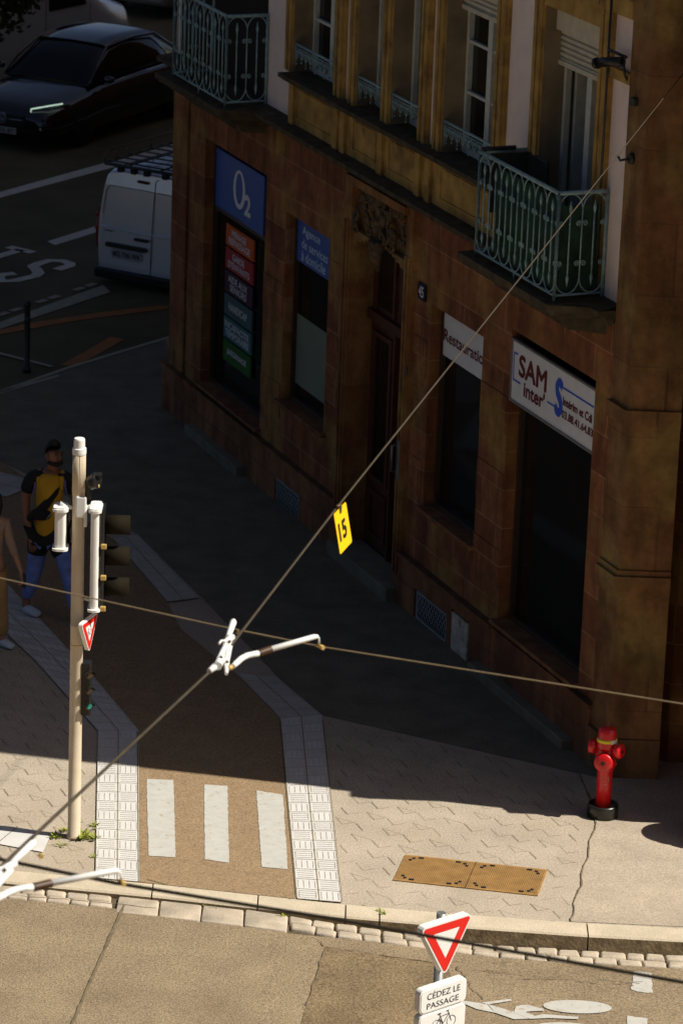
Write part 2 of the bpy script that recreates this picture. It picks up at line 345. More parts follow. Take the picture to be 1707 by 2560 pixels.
tact_shade=mat('shaded_tactile_tiles',(.52,.50,.45),.85,var=.1,scale=6,spec=.15)  # darker copy of the white tiles, shade put into the colour
tstrip('tactile_strip',[(-.24,27.03),(-.48,31.0)],[(.12,26.99),(-.11,31.13)],.2,seed=2)
tstrip('tactile_strip',[(-.48,31.0),(-.92,32.12)],[(-.11,31.13),(-.55,32.06)],.2,mg=tact_shade,seed=2)
tstrip('tactile_strip',[(-1.67,34.04),(-2.33,35.93)],[(-1.37,34.2),(-2.10,36.1)],.2,mg=tact_shade,zz=.014,seed=3)
tstrip('tactile_strip',[(-4.8,38.0),(-3.56,37.2)],[(-4.6,38.7),(-3.25,37.75)],.2,mg=tact_shade,zz=.016,seed=3)
# zebra bars with soft ragged outline
def ragged(poly,z,m,name,amp=.012,step=.05,seed=0):
    rn=random.Random(seed); out=[]
    for i in range(len(poly)):
        a=Vector(poly[i]);c_=Vector(poly[(i+1)%len(poly)]); n=max(1,int((c_-a).length/step)); d=(c_-a).normalized(); nn=Vector((-d.y,d.x))
        for k in range(n): 
            p=a+(c_-a)*k/n+nn*rn.uniform(-amp,amp)*(0 if k==0 else 1); out.append((p.x,p.y))
    return sheet(name,out,z,m)
for i,q in enumerate([[(-1.59,29.44),(-1.36,29.44),(-1.25,27.77),(-1.47,27.78)],[(-1.09,29.36),(-.89,29.35),(-.81,27.70),(-1.01,27.75)],[(-.64,29.27),(-.41,29.20),(-.33,27.61),(-.54,27.64)]]):
    ragged(q,.012,paint,'crossing_bar',.0035,.035,i)
# kerb stones
b=MB(); x=-7.9; cuts=[-7.9,-6.4,-4.6,-2.9,-1.40,-.55,.15,.42,1.02,2.06,3.2,4.6,6.2,8]
for x0,x1 in zip(cuts,cuts[1:]):
    g=.006
    a0,a1=Vector((x0+g,ki(x0)-.004)),Vector((x1-g,ki(x1)-.004))
    wd=.235; z0,z1=rz(x0),rz(x1); zt=.006
    top=[(a0.x,a0.y,zt),(a1.x,a1.y,zt),(a1.x,a1.y-wd+.015,zt),(a0.x,a0.y-wd+.015,zt)]
    lo=[(a0.x,a0.y-wd,-.008),(a1.x,a1.y-wd,-.008)]; bo=[(a0.x,a0.y-wd-.01,-.27),(a1.x,a1.y-wd-.01,-.27)]
    bk=[(a0.x,a0.y,-.27),(a1.x,a1.y,-.27)]
    b.add(top+lo+bo+bk,[(0,3,2,1),(3,4,5,2)],0); o=len(b.v)-10
    b.add([],[] ); 
    for f,mi in (((4,6,7,5),1),((1,2,5,7,9),0),((0,8,6,4,3),0),((8,0,1,9),0)): b.f.append([o+k for k in f]); b.m.append(mi); b.sm.append(False)
obj('kerb',b,[kerbm,kerb_side],kind='structure')
# gutter bed, setts and slabs
b=MB(); go=lambda x: ki(x)-.235
gx=[-8,-5,-2.65,-1.7,-1,-.3,.4,1.0,1.6,2.3,2.9,4,6,9]
for x0,x1 in zip(gx,gx[1:]): b.add([(x0,go(x0)+.02,rz(x0)-.018),(x0,go(x0)-.40,rz(x0)-.018),(x1,go(x1)-.40,rz(x1)-.018),(x1,go(x1)+.02,rz(x1)-.018)],[(0,1,2,3)])
obj('gutter_bed',b,gutterm,kind='structure')
def sett(b,x0,x1,y0off,y1off,mi=0,rag=.008,bev=.018,seed=None):
    h=rnd.uniform(-.004,.006)
    n=6; P=[]
    cs=[(x0,y0off),(x1,y0off),(x1,y1off),(x0,y1off)]
    cs=[(c[0]+rnd.uniform(-rag,rag),c[1]+rnd.uniform(-rag,rag)) for c in cs]
    W=[(c[0],go(c[0])-c[1]) for c in cs]; W=[W[0],W[3],W[2],W[1]]
    def ring(ins,dz):
        poly=rtri(W_in(W,ins),.012,2); return [(p[0],p[1],rz(p[0])+dz+h) for p in poly]
    r0=ring(0,-.03); r1=ring(0,-.004); r2_=ring(bev*.5,.008); r3=ring(bev,.012); k=len(r0)
    vs=r0+r1+r2_+r3; fs=[(i*k+j,i*k+(j+1)%k,(i+1)*k+(j+1)%k,(i+1)*k+j) for i in range(3) for j in range(k)]+[tuple(range(3*k,4*k))]
    b.add(vs,fs,mi,True)
def W_in(W,ins):
    c=Vector((sum(p[0] for p in W)/4,sum(p[1] for p in W)/4)); out=[]
    for p in W:
        d=Vector(p)-c; out.append((c.x+d.x-math.copysign(ins,d.x),c.y+d.y-math.copysign(ins,d.y)))
    return out
b=MB()
def row(xa,xb,y0,y1,wmin=.145,wmax=.21):
    x=xa
    while x<xb:
        w_=rnd.uniform(wmin,wmax); x1=min(x+w_,xb)
        if x1-x>.05: sett(b,x+.005,x1-.006,y0,y1)
        x=x1
row(-4.2,-1.70,.012,.115); row(-4.27,-1.66,.13,.235)
row(-.30,4.2,.012,.12); row(-.28,4.2,.135,.24)
obj('gutter_setts',b,settm,kind='structure')
b=MB()
for x0,x1 in [(-1.67,-1.33),(-1.33,-.99),(-.99,-.65),(-.65,-.30)]: sett(b,x0+.004,x1-.005,.015,.32,rag=.004,bev=.01)
obj('gutter_slabs',b,settm,kind='structure')
# near road
b=MB(); rx=[-30,-8,-5,-2.65,-1.7,-1,-.6,-.3,.4,1.0,1.3,1.6,2.3,2.9,4,6,9,30]
def rex(x): return go(max(-8,min(9,x)))-(.33 if -1.68<x<-.29 else .25)
for x0,x1 in zip(rx,rx[1:]):
    b.add([(x0,rex(x0+.001),rz(x0)+.004),(x0,-2,rz(x0)+.004),(x1,-2,rz(x1)+.004),(x1,rex(x1-.001),rz(x1)+.004)],[(0,1,2,3)])
obj('near_road',b,asph_near,kind='structure')
def rsheet(name,poly,dz,m,**k):
    b=MB(); b.add([(x,y,rz(x)+dz) for x,y in poly],[list(range(len(poly)))]); o=obj(name,b,m,kind='structure')
    if o.data.polygons[0].normal.z<0: o.data.flip_normals()
    return o
rsheet('road_patch',[(.0,26.27),(.3,26.22),(.6,26.18),(.95,26.14),(1.02,25.5),(.95,23),(.7,21),(-.45,21),(-.15,25.0)],.008,asph_patch)
b=MB()
def wig(p,q,n,wd,dz=.014,amp=.012,b=b):
    p,q=Vector(p),Vector(q); pp=[p+(q-p)*i/n+Vector((rnd.uniform(-amp,amp),rnd.uniform(-amp,amp))) for i in range(n+1)]
    for a,c_ in zip(pp,pp[1:]): 
        d=(c_-a).normalized(); nn=Vector((-d.y,d.x))*wd*rnd.uniform(.6,1.3)/2
        b.add([(*(a-nn),rz(a.x)+dz),(*(c_-nn),rz(c_.x)+dz),(*(c_+nn),rz(c_.x)+dz),(*(a+nn),rz(a.x)+dz)],[(0,1,2,3)])
wig((-1.605,26.85),(-1.90,24.2),26,.022,amp=.004)
wig((-2.8,27.0),(-1.35,26.82),16,.007); wig((0,26.27),(-.13,25.2),12,.008); wig((-.06,26.38),(.0,26.27),3,.012); wig((0,26.27),(.98,26.12),16,.010)
for k in range(9): 
    x=1.1+rnd.random()*1.2; y=26.25-rnd.random()*.35; wig((x,y),(x+rnd.uniform(.15,.4),y+rnd.uniform(-.08,.02)),6,.006)
wig((1.03,26.1),(1.1,25.85),8,.010,amp=.02); wig((1.1,25.85),(1.2,25.55),8,.008,amp=.02)
obj('road_cracks',b,joint,kind='structure')
def rr(poly,amp,seed,name='lane_marking'):
    rn=random.Random(seed); out=[]
    for i in range(len(poly)):
        a=Vector(poly[i]);c_=Vector(poly[(i+1)%len(poly)]); n=max(1,int((c_-a).length/.03)); d=(c_-a).normalized(); nn=Vector((-d.y,d.x))
        for k in range(n): p=a+(c_-a)*k/n+nn*rn.uniform(-amp,amp); out.append((p.x,p.y))
    rsheet(name,out,.009,paint)
rr([(2.40,26.17),(2.54,26.15),(2.52,25.79),(2.40,25.80),(2.36,25.84)],.006,1)
rr([(2.30,25.37),(2.45,25.34),(2.42,24.9),(2.27,24.92)],.003,2)
# painted cycle symbol on the road
b=MB()
def rp(poly,dz=.012): b.add([(x,y,rz(x)+dz) for x,y in poly],[list(range(len(poly)))])
rp([(1.0,25.50),(1.16,25.37),(1.30,25.33),(1.24,25.47),(1.05,25.50)]); 
rp([(1.20,25.49),(1.25,25.465),(1.43,25.55),(1.43,25.585)],.013)
rp([(1.25,25.47),(1.30,25.33),(1.44,25.23),(1.55,25.25),(1.46,25.36),(1.40,25.385)],.0125)
rp([(1.44,25.35),(1.46,25.45),(1.50,25.48),(1.545,25.49),(1.67,25.43),(1.67,25.395),(1.56,25.375),(1.53,25.36),(1.60,25.30),(1.55,25.25)],.0135)
rp([(1.54,25.26),(1.66,25.335),(1.93,25.31),(1.92,25.27),(1.7,25.27),(1.56,25.245)],.014)
ell=lambda cx,cy,a,c_,n=28:[(cx+a*math.cos(2*math.pi*i/n),cy+c_*math.sin(2*math.pi*i/n)) for i in range(n)]
rp(ell(1.93,25.49,.262,.115)); rp(ell(1.82,25.10,.25,.11))
for i in range(len(b.f)):
    v=[Vector(b.v[k]) for k in b.f[i]]; 
    a=sum(v[k].x*v[(k+1)%len(v)].y-v[(k+1)%len(v)].x*v[k].y for k in range(len(v)))
    if a<0: b.f[i]=b.f[i][::-1]
obj('cycle_symbol',b,paint,kind='structure')
# ---------------------------------------------------------------- far street
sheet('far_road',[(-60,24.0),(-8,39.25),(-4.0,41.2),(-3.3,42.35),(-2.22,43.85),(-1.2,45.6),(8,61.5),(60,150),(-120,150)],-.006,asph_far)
fs=lambda n,p,z=0.0,m_=paint_far: sheet(n,p,z,m_)
fs('lane_marking',[(-5.62,50.13),(-5.05,51.03),(-3.67,53.15),(-1.5,56.6),(-1.62,56.85),(-3.80,53.45),(-5.05,51.45),(-5.66,50.5)])
fs('lane_marking',[(-4.12,48.62),(-4.0,48.42),(-2.2,51.4),(-2.34,51.6)])
fs('parking_line',[(-4.6,43.45),(-4.3,43.75),(-3.4,44.55),(-2.3,45.3),(-2.28,45.5),(-3.1,45.02),(-3.9,44.4),(-4.6,43.68)],0,paint_or)
fs('parking_line',[(-3.42,42.48),(-3.22,42.46),(-2.75,43.75),(-2.92,43.85)],0,paint_or)
fs('street_kerb',[(-4.9,43.0),(-4.32,43.98),(-3.08,46.02),(-3.2,46.36),(-4.36,44.3),(-4.95,43.25)],.002,mat('pale_kerb',(.40,.39,.30),.9,var=.15))
b=MB(); p0=Vector((-4.75,43.85)); d0=Vector((.52,.854))
for i in range(12):
    a=p0+d0*(.27*i+.02)+Vector((-.07,.09)); q=a+d0*.2
    if i%3!=2 or i<3: strip(b,a,q,.10,.004)
obj('street_kerb_setts',b,mat('pale_kerb',(.26,.25,.19)),kind='structure')
b=MB()
for a,c_ in [((-4.4,41.05),(-4.0,41.25)),((-4.0,41.25),(-3.3,42.38)),((-3.3,42.38),(-2.75,43.15)),((-2.75,43.15),(-2.2,43.9)),((-4.6,43.2),(-4.19,42.87)),((-4.19,42.87),(-3.52,42.37)),((-4.6,40.4),(-3.4,42.0))]: strip(b,Vector(a),Vector(c_),.07,.009)
obj('flush_kerb_stones',b,mat('pale_kerb',(.26,.25,.19)),kind='structure')
# big letters on the lane (S and T, partly out of the frame)
def px2(pts,z=.0):   # metric points measured in the road plane
    return pts
b=MB()
def ribbon(pts,wd,z):
    pts=[Vector(p) for p in pts]; n=len(pts); Ls=[];Rs=[]
    for i in range(n):
        t=(pts[min(i+1,n-1)]-pts[max(i-1,0)]).normalized(); nn=Vector((-t.y,t.x))*wd/2
        Ls.append((*(pts[i]+nn),z)); Rs.append((*(pts[i]-nn),z))
    b.add(Rs+Ls,[(i,i+1,n+i+1,n+i) for i in range(n-1)])
LET_S=[(-4.38, 46.8), (-4.55, 46.71), (-4.58, 46.55), (-4.5, 46.37), (-4.35, 46.42), (-4.11, 46.71), (-4.08, 46.87), (-4.14, 47.09), (-4.19, 47.21), (-4.12, 47.38), (-4.0, 47.56), (-3.82, 47.56), (-3.72, 47.44), (-3.71, 47.32), (-3.86, 47.08)]
LET_T=[[(-4.61, 48.23), (-4.25, 47.95)], [(-4.43, 48.09), (-4.84, 47.44)]]
ribbon(LET_S,.16,.003)
for t in LET_T: ribbon(t,.16,.003)
obj('lane_lettering',b,paint_far,kind='structure')
# ---------------------------------------------------------------- corner building; local axes: x along the facade (u), y outwards (w), z up
P0=Vector((2.1325,30.648,0)); BR=R(112.3)
BM=Matrix.Translation(P0)@Matrix.Rotation(BR,4,'Z'); BI=BM.inverted()
def bl(x,y): v=BI@Vector((x,y,0)); return (v.x,v.y)
bd=empty('corner_building',P0,BR,label='old red sandstone corner building with ochre window surrounds and iron balconies',cat='building')
TM=lambda u,w,z: Matrix(((-1,0,0,u),(0,0,1,w),(0,1,0,z),(0,0,0,1)))     # text plane on the facade
b=MB()
T=-.55
def pier(u0,u1,z0=-.28,z1=4.0,w=0): b.box(u0,u1,T,w,z0,z1)
for u0,u1 in [(-.42,-.05),(1.72,2.33),(3.55,3.96),(5.72,6.2),(7.44,8.04),(9.95,10.46),(10.46,10.55),(10.55,11.04)]:
    if u0==10.46: pier(u0,u1,w=-.06)
    else: pier(u0,u1)
for u0,u1,zb,zt in [(-.05,1.72,.58,3.39),(2.33,3.55,1.12,3.15),(6.2,7.44,1.10,3.15),(8.04,9.95,.60,3.40)]:
    b.box(u0,u1,T,0,-.28,zb); b.box(u0,u1,T,0,zt,4.0)
b.box(3.96,5.72,T,0,3.98,4.0)
# slight projecting quoin blocks
for u0,u1,z0 in [(1.72,2.33,.9),(1.72,2.33,1.64),(1.72,2.33,2.38),(7.44,8.04,.9),(7.44,8.04,2.0),(3.60,3.93,1.2),(3.6,3.93,2.4),(5.75,6.15,1.3),(5.75,6.15,2.6)]: b.box(u0+.015,u1-.015,0,.012,z0,z0+.36)
obj('ground_floor_wall',b,stone,bd)
b=MB()   # plinth: projecting base course, stepping round the shop entrances
for u0,u1 in [(-.42,-.02),(1.74,2.22),(2.64,2.75),(3.55,4.02),(5.62,6.68),(7.40,11.1)]: b.box(u0,u1,0,.055,-.28,.50)
b.box(2.22,2.64,0,.055,.40,.5); b.box(2.22,2.64,0,.03,-.28,.40)
b.box(2.75,3.55,0,.055,.30,.5); b.box(2.75,3.55,0,.015,-.28,.30)
b.box(6.68,7.40,0,.055,.27,.5); b.box(6.68,7.40,0,.015,-.28,.27)
b.box(-.02,1.74,0,.05,.10,.52)
for u0,u1 in [(-.42,-.02),(1.74,4.02),(5.62,11.1)]:
    b.box(u0,u1,0,.075,.50,.54)
b.box(-.05,1.75,-.14,.07,.56,.60); b.box(8.0,9.98,-.14,.07,.585,.62); b.box(6.12,7.5,-.14,.06,1.07,1.11); b.box(2.27,3.6,-.14,.06,1.09,1.13)
obj('plinth',b,brickmat('plinth_sandstone',(.22,.09,.045),(.30,.14,.06),(.14,.08,.04),.9,.27,.006),bd)
# corner pilaster, front faces turned to the side street
b=MB()
c0=bl(2.47,29.94); 
def pil(g,z0,z1,mi=0):
    A=(-.42,.035+g*1.2); B_=(-.785-g*.3,.035+g*1.2)
    W1=BM@Vector((B_[0],B_[1],0)); p2=bl(W1.x+.44+g,W1.y-g*.0); p3=bl(W1.x+.44+g,W1.y+.5); p4=(-.42,-.5)
    b.prism([A,B_,p2,p3,p4],z0,z1,mi)
pil(.035,-.28,.36); pil(0,.36,1.67); pil(.03,1.67,1.72); pil(.045,1.72,1.86); pil(.02,1.86,1.91); pil(0,1.91,3.20); pil(.035,3.20,3.34); pil(0,3.34,9.5)
obj('corner_pilaster',b,brickmat('pilaster_sandstone',(.20,.095,.042),(.25,.135,.055),(.15,.08,.04),.9,.62,.005,stain=(.28,.185,.065)),bd)
# upper floors
b=MB(); UW=-.02
ups=[(-.42,.0),(1.52,2.1),(3.65,3.81),(5.79,5.96),(7.54,11.04)]
for u0,u1 in ups: b.box(u0,u1,T,UW,4.0 if u0<.2 or u0>7 else 4.64,7.3)
for u0,u1 in [(2.1,3.65),(3.81,5.79),(5.96,7.54)]: b.box(u0,u1,T,UW-.01,4.0,4.60)
b.box(.0,1.52,T,UW,4.0,4.14)
b.box(-.42,11.04,T,UW-.003,7.3,22)
obj('upper_wall',b,plaster,bd)
# side wings and the bulk of the house
b=MB()
wp=[(x,y) for x,y in [(2.9,30.05),(3.05,30.05)]]
pol=[bl(2.60,30.2),bl(16,30.2),bl(30,50),bl(22,84),(11.04,-.04)] 
b.prism([(-.40,-.5),bl(2.95,30.3),bl(16,30.3),bl(40,40),bl(24,86),(10.98,-.06),(10.9,-.5)],-.28,22,0)
b.box(-.5,11.2,-.5,.35,22,22.4)
obj('side_wing_wall',b,stone,bd)
b=MB(); P=lambda x,y:bl(x,y)
def portal(g,z0,z1): b.prism([P(3.06-g,28.80-g),P(12,28.80-g),P(12,30.3),P(3.06-g,30.3)],z0,z1)
portal(.0,.62,1.06); portal(-.12,1.06,1.62); portal(.0,1.90,22)
for rr0,za,zb in ((.32,-.28,.30),(.30,.30,.38),(.27,.38,.46),(.25,.46,.56),(.22,.56,.64)):
    b.prism([P(3.36+rr0*math.cos(2*math.pi*k/28),28.58+rr0*math.sin(2*math.pi*k/28)) for k in range(28)],za,zb)
portal(-.02,1.62,1.66); portal(.03,1.66,1.70); portal(.06,1.70,1.74); portal(.075,1.74,1.80); portal(.055,1.80,1.84); portal(.03,1.84,1.90); portal(-.06,1.0601,1.10); portal(.10,3.2,3.4)
obj('entrance_bay_wall',b,stone,bd)
# cornice over the ground floor
b=MB()
for w_,z0,z1 in [(.06,4.0,4.03),(.13,4.03,4.07),(.21,4.07,4.115)]: b.box(-.42,11.06,-.02,w_,z0,z1)
b.add([(-.42,.21,4.115),(11.06,.21,4.115),(11.06,-.02,4.15),(-.42,-.02,4.15)],[(0,3,2,1)])
obj('cornice',b,ledge,bd)
# panelled apron and window sill ledge
b=MB()
b.box(1.9,7.3,-.02,.05,4.13,4.60)
for u0,u1 in [(2.15,3.35),(3.95,4.62),(4.95,5.55),(6.1,7.1)]:
    for a,c_,d,e in [(u0,u1,4.22,4.235),(u0,u1,4.505,4.52)]: b.box(a,c_,.05,.062,d,e)
    b.box(u0,u0+.012,.05,.062,4.235,4.505); b.box(u1-.012,u1,.05,.062,4.235,4.505)
for u in (1.92,3.55,3.80,4.74,5.72,5.92,7.14): b.box(u,u+.12,.05,.085,4.14,4.58)
for u0,u1 in [(3.60,3.68),(3.84,3.9),(5.74,5.80),(5.95,6.0)]: pass
b.box(1.88,7.34,.0,.10,4.56,4.60)
obj('apron_panel',b,ochre,bd)
b=MB(); b.box(1.86,7.38,-.30,.17,4.60,4.645,bev=.008); b.box(1.88,7.35,0,.13,4.575,4.60)
obj('sill_ledge',b,ledge,bd)
# moulded window surrounds
b=MB()
def jamb(u0,u1,z0,z1=7.3,flip=False):
    b.box(u0,u1,-.30,.02,z0,z1); n=(u1-u0)
    b.box(u0+n*.08,u0+n*.34,.02,.045,z0,z1); b.box(u0+n*.42,u0+n*.56,.02,.035,z0,z1); b.box(u0+n*.66,u0+n*.94,.02,.04,z0,z1)
for u0,u1,z in [(7.34,7.54,4.645),(5.96,6.18,4.645),(5.59,5.79,4.645),(4.72,4.93,4.645),(3.81,4.01,4.645),(3.45,3.65,4.645),(2.10,2.30,4.645),(1.32,1.52,4.14),(0.0,.20,4.14)]: jamb(u0,u1,z)
for u0,u1 in [(6.18,7.34),(4.93,5.59),(4.01,4.72),(2.3,3.45),(.2,1.32)]: b.box(u0,u1,-.30,.03,6.42,6.62); b.box(u0,u1,-.02,.06,6.62,7.3)
b.box(-.42,0.0,-.02,.04,6.05,6.14); b.box(-.42,1.6,-.02,.05,6.60,6.75)
obj('window_surround',b,ochre,bd)
# windows
def casement(u0,u1,z0,z1,dep,bars=(),mull=True,shut=None,rail=False,open_=False,lab=None):
    f=MB(); w=-dep; fr=.055
    for a,c_ in ((u0,u0+fr),(u1-fr,u1)): f.box(a,c_,w,w+.05,z0,z1)
    f.box(u0+fr,u1-fr,w,w+.05,z0,z0+fr); f.box(u0+fr,u1-fr,w,w+.05,z1-fr,z1)
    mid=(u0+u1)/2
    if mull: f.box(mid-.04,mid+.04,w,w+.065,z0+fr,z1-fr)
    for z in bars: 
        f.box(u0+fr,mid-.04,w+.005,w+.045,z-.014,z+.014)
        if mull: f.box(mid+.04,u1-fr,w+.005,w+.045,z-.014,z+.014)
    for a in (u0+fr+.004,mid+.044): 
        f.box(a,a+.028,w+.01,w+.058,z0+fr,z1-fr)
    o=obj('window',f,white_wood,bd,**({'label':lab} if lab else {}))
    g=MB(); g.box(u0+fr,u1-fr,w-.006 if not open_ else w-.4,w+.002 if not open_ else w-.39,z0+fr,z1-fr); obj('pane',g,glass if not open_ else room,o)
    if shut:
        s=MB(); z=z1; s.box(u0,u1,w+.06,w+.15,z1-.22,z1+.02); z=z1-.22
        while z>shut: s.box(u0,u1,w+.075,w+.10,z-.042,z-.006,bev=.008); s.box(u0,u1,w+.075,w+.085,z-.006,z); z-=.048
        s.box(u0,u1,w+.07,w+.115,shut-.05,shut-.008)
        obj('roller_shutter',s,shutter_m,o)
    if rail:
        r=MB(); zr=z0+.30
        r.tube([(u0-.02,.0,zr),(u1+.02,.0,zr)],.014,8)
        n=max(3,round((u1-u0)/.13)); st=(u1-u0)/n
        r.tube([(u0,.0,zr-.035),(u1,.0,zr-.035)],.005,6)
        for i in range(n):
            c=u0+st*(i+.5)
            pts=[(c+st*.42*math.cos(q),.0,zr-.04-.10*abs(math.sin(q))) for q in [math.pi*k/8 for k in range(9)]]
            r.tube(pts,.005,5)
            for sg in (-1,1):
                r.tube([(c+sg*(st*.12+.022*(1-k/9)*math.cos(k)),.0,zr-.075+.022*(1-k/9)*math.sin(k)) for k in range(9)],.004,5)
            r.tube([(c,.0,zr-.035),(c,.0,zr-.15 if i%2 else zr-.18)],.005,5); r.ball((c,.0,zr-.17 if i%2 else zr-.2),.011,seg=6)
        for u in (u0+.02,u1-.02): r.tube([(u,.0,zr),(u,.0,zr-.24)],.006,6)
        obj('window_rail',r,iron,o)
    return o
casement(6.18,7.34,4.645,6.42,.24,bars=(5.2,5.68),rail=True)
casement(4.93,5.59,4.645,6.42,.24,mull=False,rail=True)
casement(4.01,4.72,4.645,6.42,.24,mull=False,rail=True)
casement(2.30,3.45,4.645,6.42,.24,bars=(5.22,5.70),shut=6.05,rail=True)
casement(.20,1.32,4.16,6.42,.24,shut=5.94,open_=True)
for u in (1.315,3.445,4.715,5.585,7.335):
    b=MB(); b.box(u,u+.004,-.30,.018,4.65,6.42); obj('window_reveal',b,reveal,bd)
b=MB(); 
for u in (.95,1.24): b.box(u,u+.05,-.62,-.28,4.2,5.95)
b.box(.95,1.29,-.62,-.60,4.2,5.95); b.box(.215,.245,-.30,-.02,4.16,5.92)
obj('open_casement',b,white_wood,bd)
b=MB(); b.box(.25,1.3,-2.2,-2.1,4.1,6.4); b.box(.1,1.4,-2.2,-.35,4.08,4.14); b.box(1.33,1.36,-2.2,-.35,4.1,6.4)
obj('room_wall',b,room,bd)
# balconies
def balcony(u0,u1,w1,z0,z1,slab,nmod,label):
    s=MB(); s.prism(slab,4.06,4.12); s.prism([(x*.985+ (sum(p[0] for p in slab)/4)*.015,y*.93) for x,y in slab],4.02,4.06); 
    cx=sum(p[0] for p in slab)/4
    s.prism([(cx+(x-cx)*.90,y*.70) for x,y in slab],3.94,4.02); s.prism([(cx+(x-cx)*.82,y*.45) for x,y in slab],3.84,3.94)
    o=obj('balcony',s,ledge,bd,label=label)
    r=MB()
    def panel(A,B,n):
        A=Vector(A);B=Vector(B);d=(B-A)/n; e=d.normalized()
        pt=lambda t,z: (A.x+(B-A).x*t,A.y+(B-A).y*t,z)
        r.tube([pt(0,z1),pt(1,z1)],.019,8); r.tube([pt(0,z0),pt(1,z0)],.012,6)
        H=z1-z0
        for i in range(n):
            t0=i/n;t1=(i+1)/n;tm=(t0+t1)/2; hw=(t1-t0)/2
            for zc,sg in ((z1-.15,1),(z0+.15,-1)):
                r.tube([pt(tm-hw*math.cos(q),zc+sg*.14*math.sin(q)) for q in [math.pi*k/10 for k in range(11)]],.0065,5)
            r.tube([pt(tm,z0+.15),pt(tm,z1-.15)],.0075,6)
            for z,sg in ((z1-.17,1),(z0+.17,-1)):
                r.tube([pt(tm,z-sg*.03),pt(tm,z+sg*.03),pt(tm,z+sg*.10)],[.004,.016,.003],6)
                r.ball(pt(tm,z-sg*.10),.012,seg=6)
            if i: r.tube([pt(t0,z0+.13),pt(t0,z1-.13)],.0075,6)
            L_=(B-A).length
            for t,sd in ((t0,1),(t1,-1)):
                for z in (z1-.27,z0+.27):
                    r.tube([pt(t+sd*(.030+(.028*(1-k/14))*math.cos(.8*k+math.pi))/L_,z+.028*(1-k/14)*math.sin(.8*k)) for k in range(13)],.0055,5)
            
        for t in (0,1): r.tube([pt(t,z0-.06),pt(t,z1+.0)],.016,8)
    panel((u1,w1),(u0,w1),nmod); panel((u0,w1),(u0,.0),2); panel((u1,w1),(u1,.0),2)
    for t in (.5,): r.tube([((u0+u1)/2,w1,z0),((u0+u1)/2,w1,4.12)],.009,6)
    obj('railing',r,iron,o)
    return o
balcony(-.06,1.60,.45,4.18,5.07,[(-.41,-.01),(-.12,.54),(1.80,.54),(1.92,-.01)],7,'right-hand balcony with blue-green scrollwork railing')
balcony(8.15,9.80,.45,4.18,5.09,[(7.86,-.01),(8.05,.54),(10.15,.54),(10.35,-.01)],7,'left-hand balcony with blue-green scrollwork railing')
b=MB(); b.box(8.19,10.9,-.03,-.012,4.15,6.4); obj('balcony_door',b,room,bd)
b=MB(); b.tube([(1.58,.45,5.10),(1.58,.12,5.10)],.02,8); b.box(1.46,1.50,-.02,.40,4.55,5.08); b.box(1.06,1.46,.02,.05,4.3,5.08,bev=.02); obj('balcony_screen',b,darkiron,bd)
b=MB(); b.box(-.02,1.30,.405,.412,4.20,5.0); b.box(-.03,-.023,.03,.40,4.2,4.95); obj('balcony_cloth',b,mat('dark_green_cloth',(.012,.05,.028),.9,var=.5,scale=6),bd)
# shop glazing
def glaz(u0,u1,z0,z1,dep,frost=None,bars=()):
    f=MB()
    fr=.05
    for a,c_ in ((u0,u0+fr),(u1-fr,u1)): f.box(a,c_,-dep,-dep+.045,z0,z1)
    f.box(u0+fr,u1-fr,-dep,-dep+.045,z0,z0+fr); f.box(u0+fr,u1-fr,-dep,-dep+.045,z1-fr,z1)
    for z in bars: f.box(u0+fr,u1-fr,-dep,-dep+.04,z-.03,z+.03)
    o=obj('shop_window',f,mat('dark_brown_frame',(.05,.032,.02),.5),bd)
    g=MB(); g.box(u0+fr,u1-fr,-dep-.01,-dep+.005,z0+fr,z1-fr); obj('pane',g,glass,o)
    if frost: g=MB(); g.box(u0+fr,u1-fr,-dep+.006,-dep+.009,frost[0],frost[1]); obj('frosted_film',g,frosted,o)
glaz(-.05,1.72,.60,3.39,.16); glaz(2.33,3.55,1.13,3.15,.15,frost=None,bars=())
glaz(6.2,7.44,1.11,3.15,.15,frost=(1.3,2.06)); glaz(8.04,9.95,.62,3.40,.15,bars=(2.64,))
# door with carved head
b=MB(); U0,U1=4.12,5.53
b.box(3.96,4.12,T,.05,-.28,3.98); b.box(5.53,5.72,T,.05,-.28,3.98)
for u in (3.98,4.06,5.56,5.64): b.box(u,u+.03,.05,.075,.3,3.5)
b.box(4.12,5.53,T,-.06,3.42,3.98)
# carved arch edge under the head
n=14
for i in range(n):
    a=U0+(U1-U0)*i/n; c_=U0+(U1-U0)*(i+1)/n; h=.16*abs((i+.5)/n*2-1)**2
    b.box(a,c_,-.10,.02,3.42-h,3.42)
b.box(4.07,5.6,-.05,.10,3.90,3.98)
obj('door_surround',b,brickmat('door_sandstone',(.25,.11,.042),(.31,.16,.06),(.30,.17,.07),3,.9,.004,stain=(.36,.23,.08)),bd)
b=MB(); rn=random.Random(8)
for k in range(46):
    u=rn.uniform(4.2,5.5); z=rn.uniform(3.46,3.88); r0=rn.uniform(.04,.09); ph=rn.uniform(0,6.3); sg=rn.choice((-1,1))
    b.tube([(u+r0*(1-q/13)*math.cos(ph+sg*.75*q),.02+.05*(q%3==0)*.3,z+r0*(1-q/13)*math.sin(ph+sg*.75*q)) for q in range(11)],[.022*(1-q/14) for q in range(11)],6)
for k in range(7): b.ball((4.83+rn.uniform(-.1,.1),.03,3.5+k*.06),.06,seg=8,sc=(1,.6,1))
b.tube([(4.83,.05,3.46),(4.83,.06,3.3),(4.83,.03,3.16)],[.10,.07,.02],8)
obj('carved_relief',b,mat('dark_carved_stone',(.14,.09,.045),.9,var=.5,scale=25),bd)
b=MB(); w=-.22
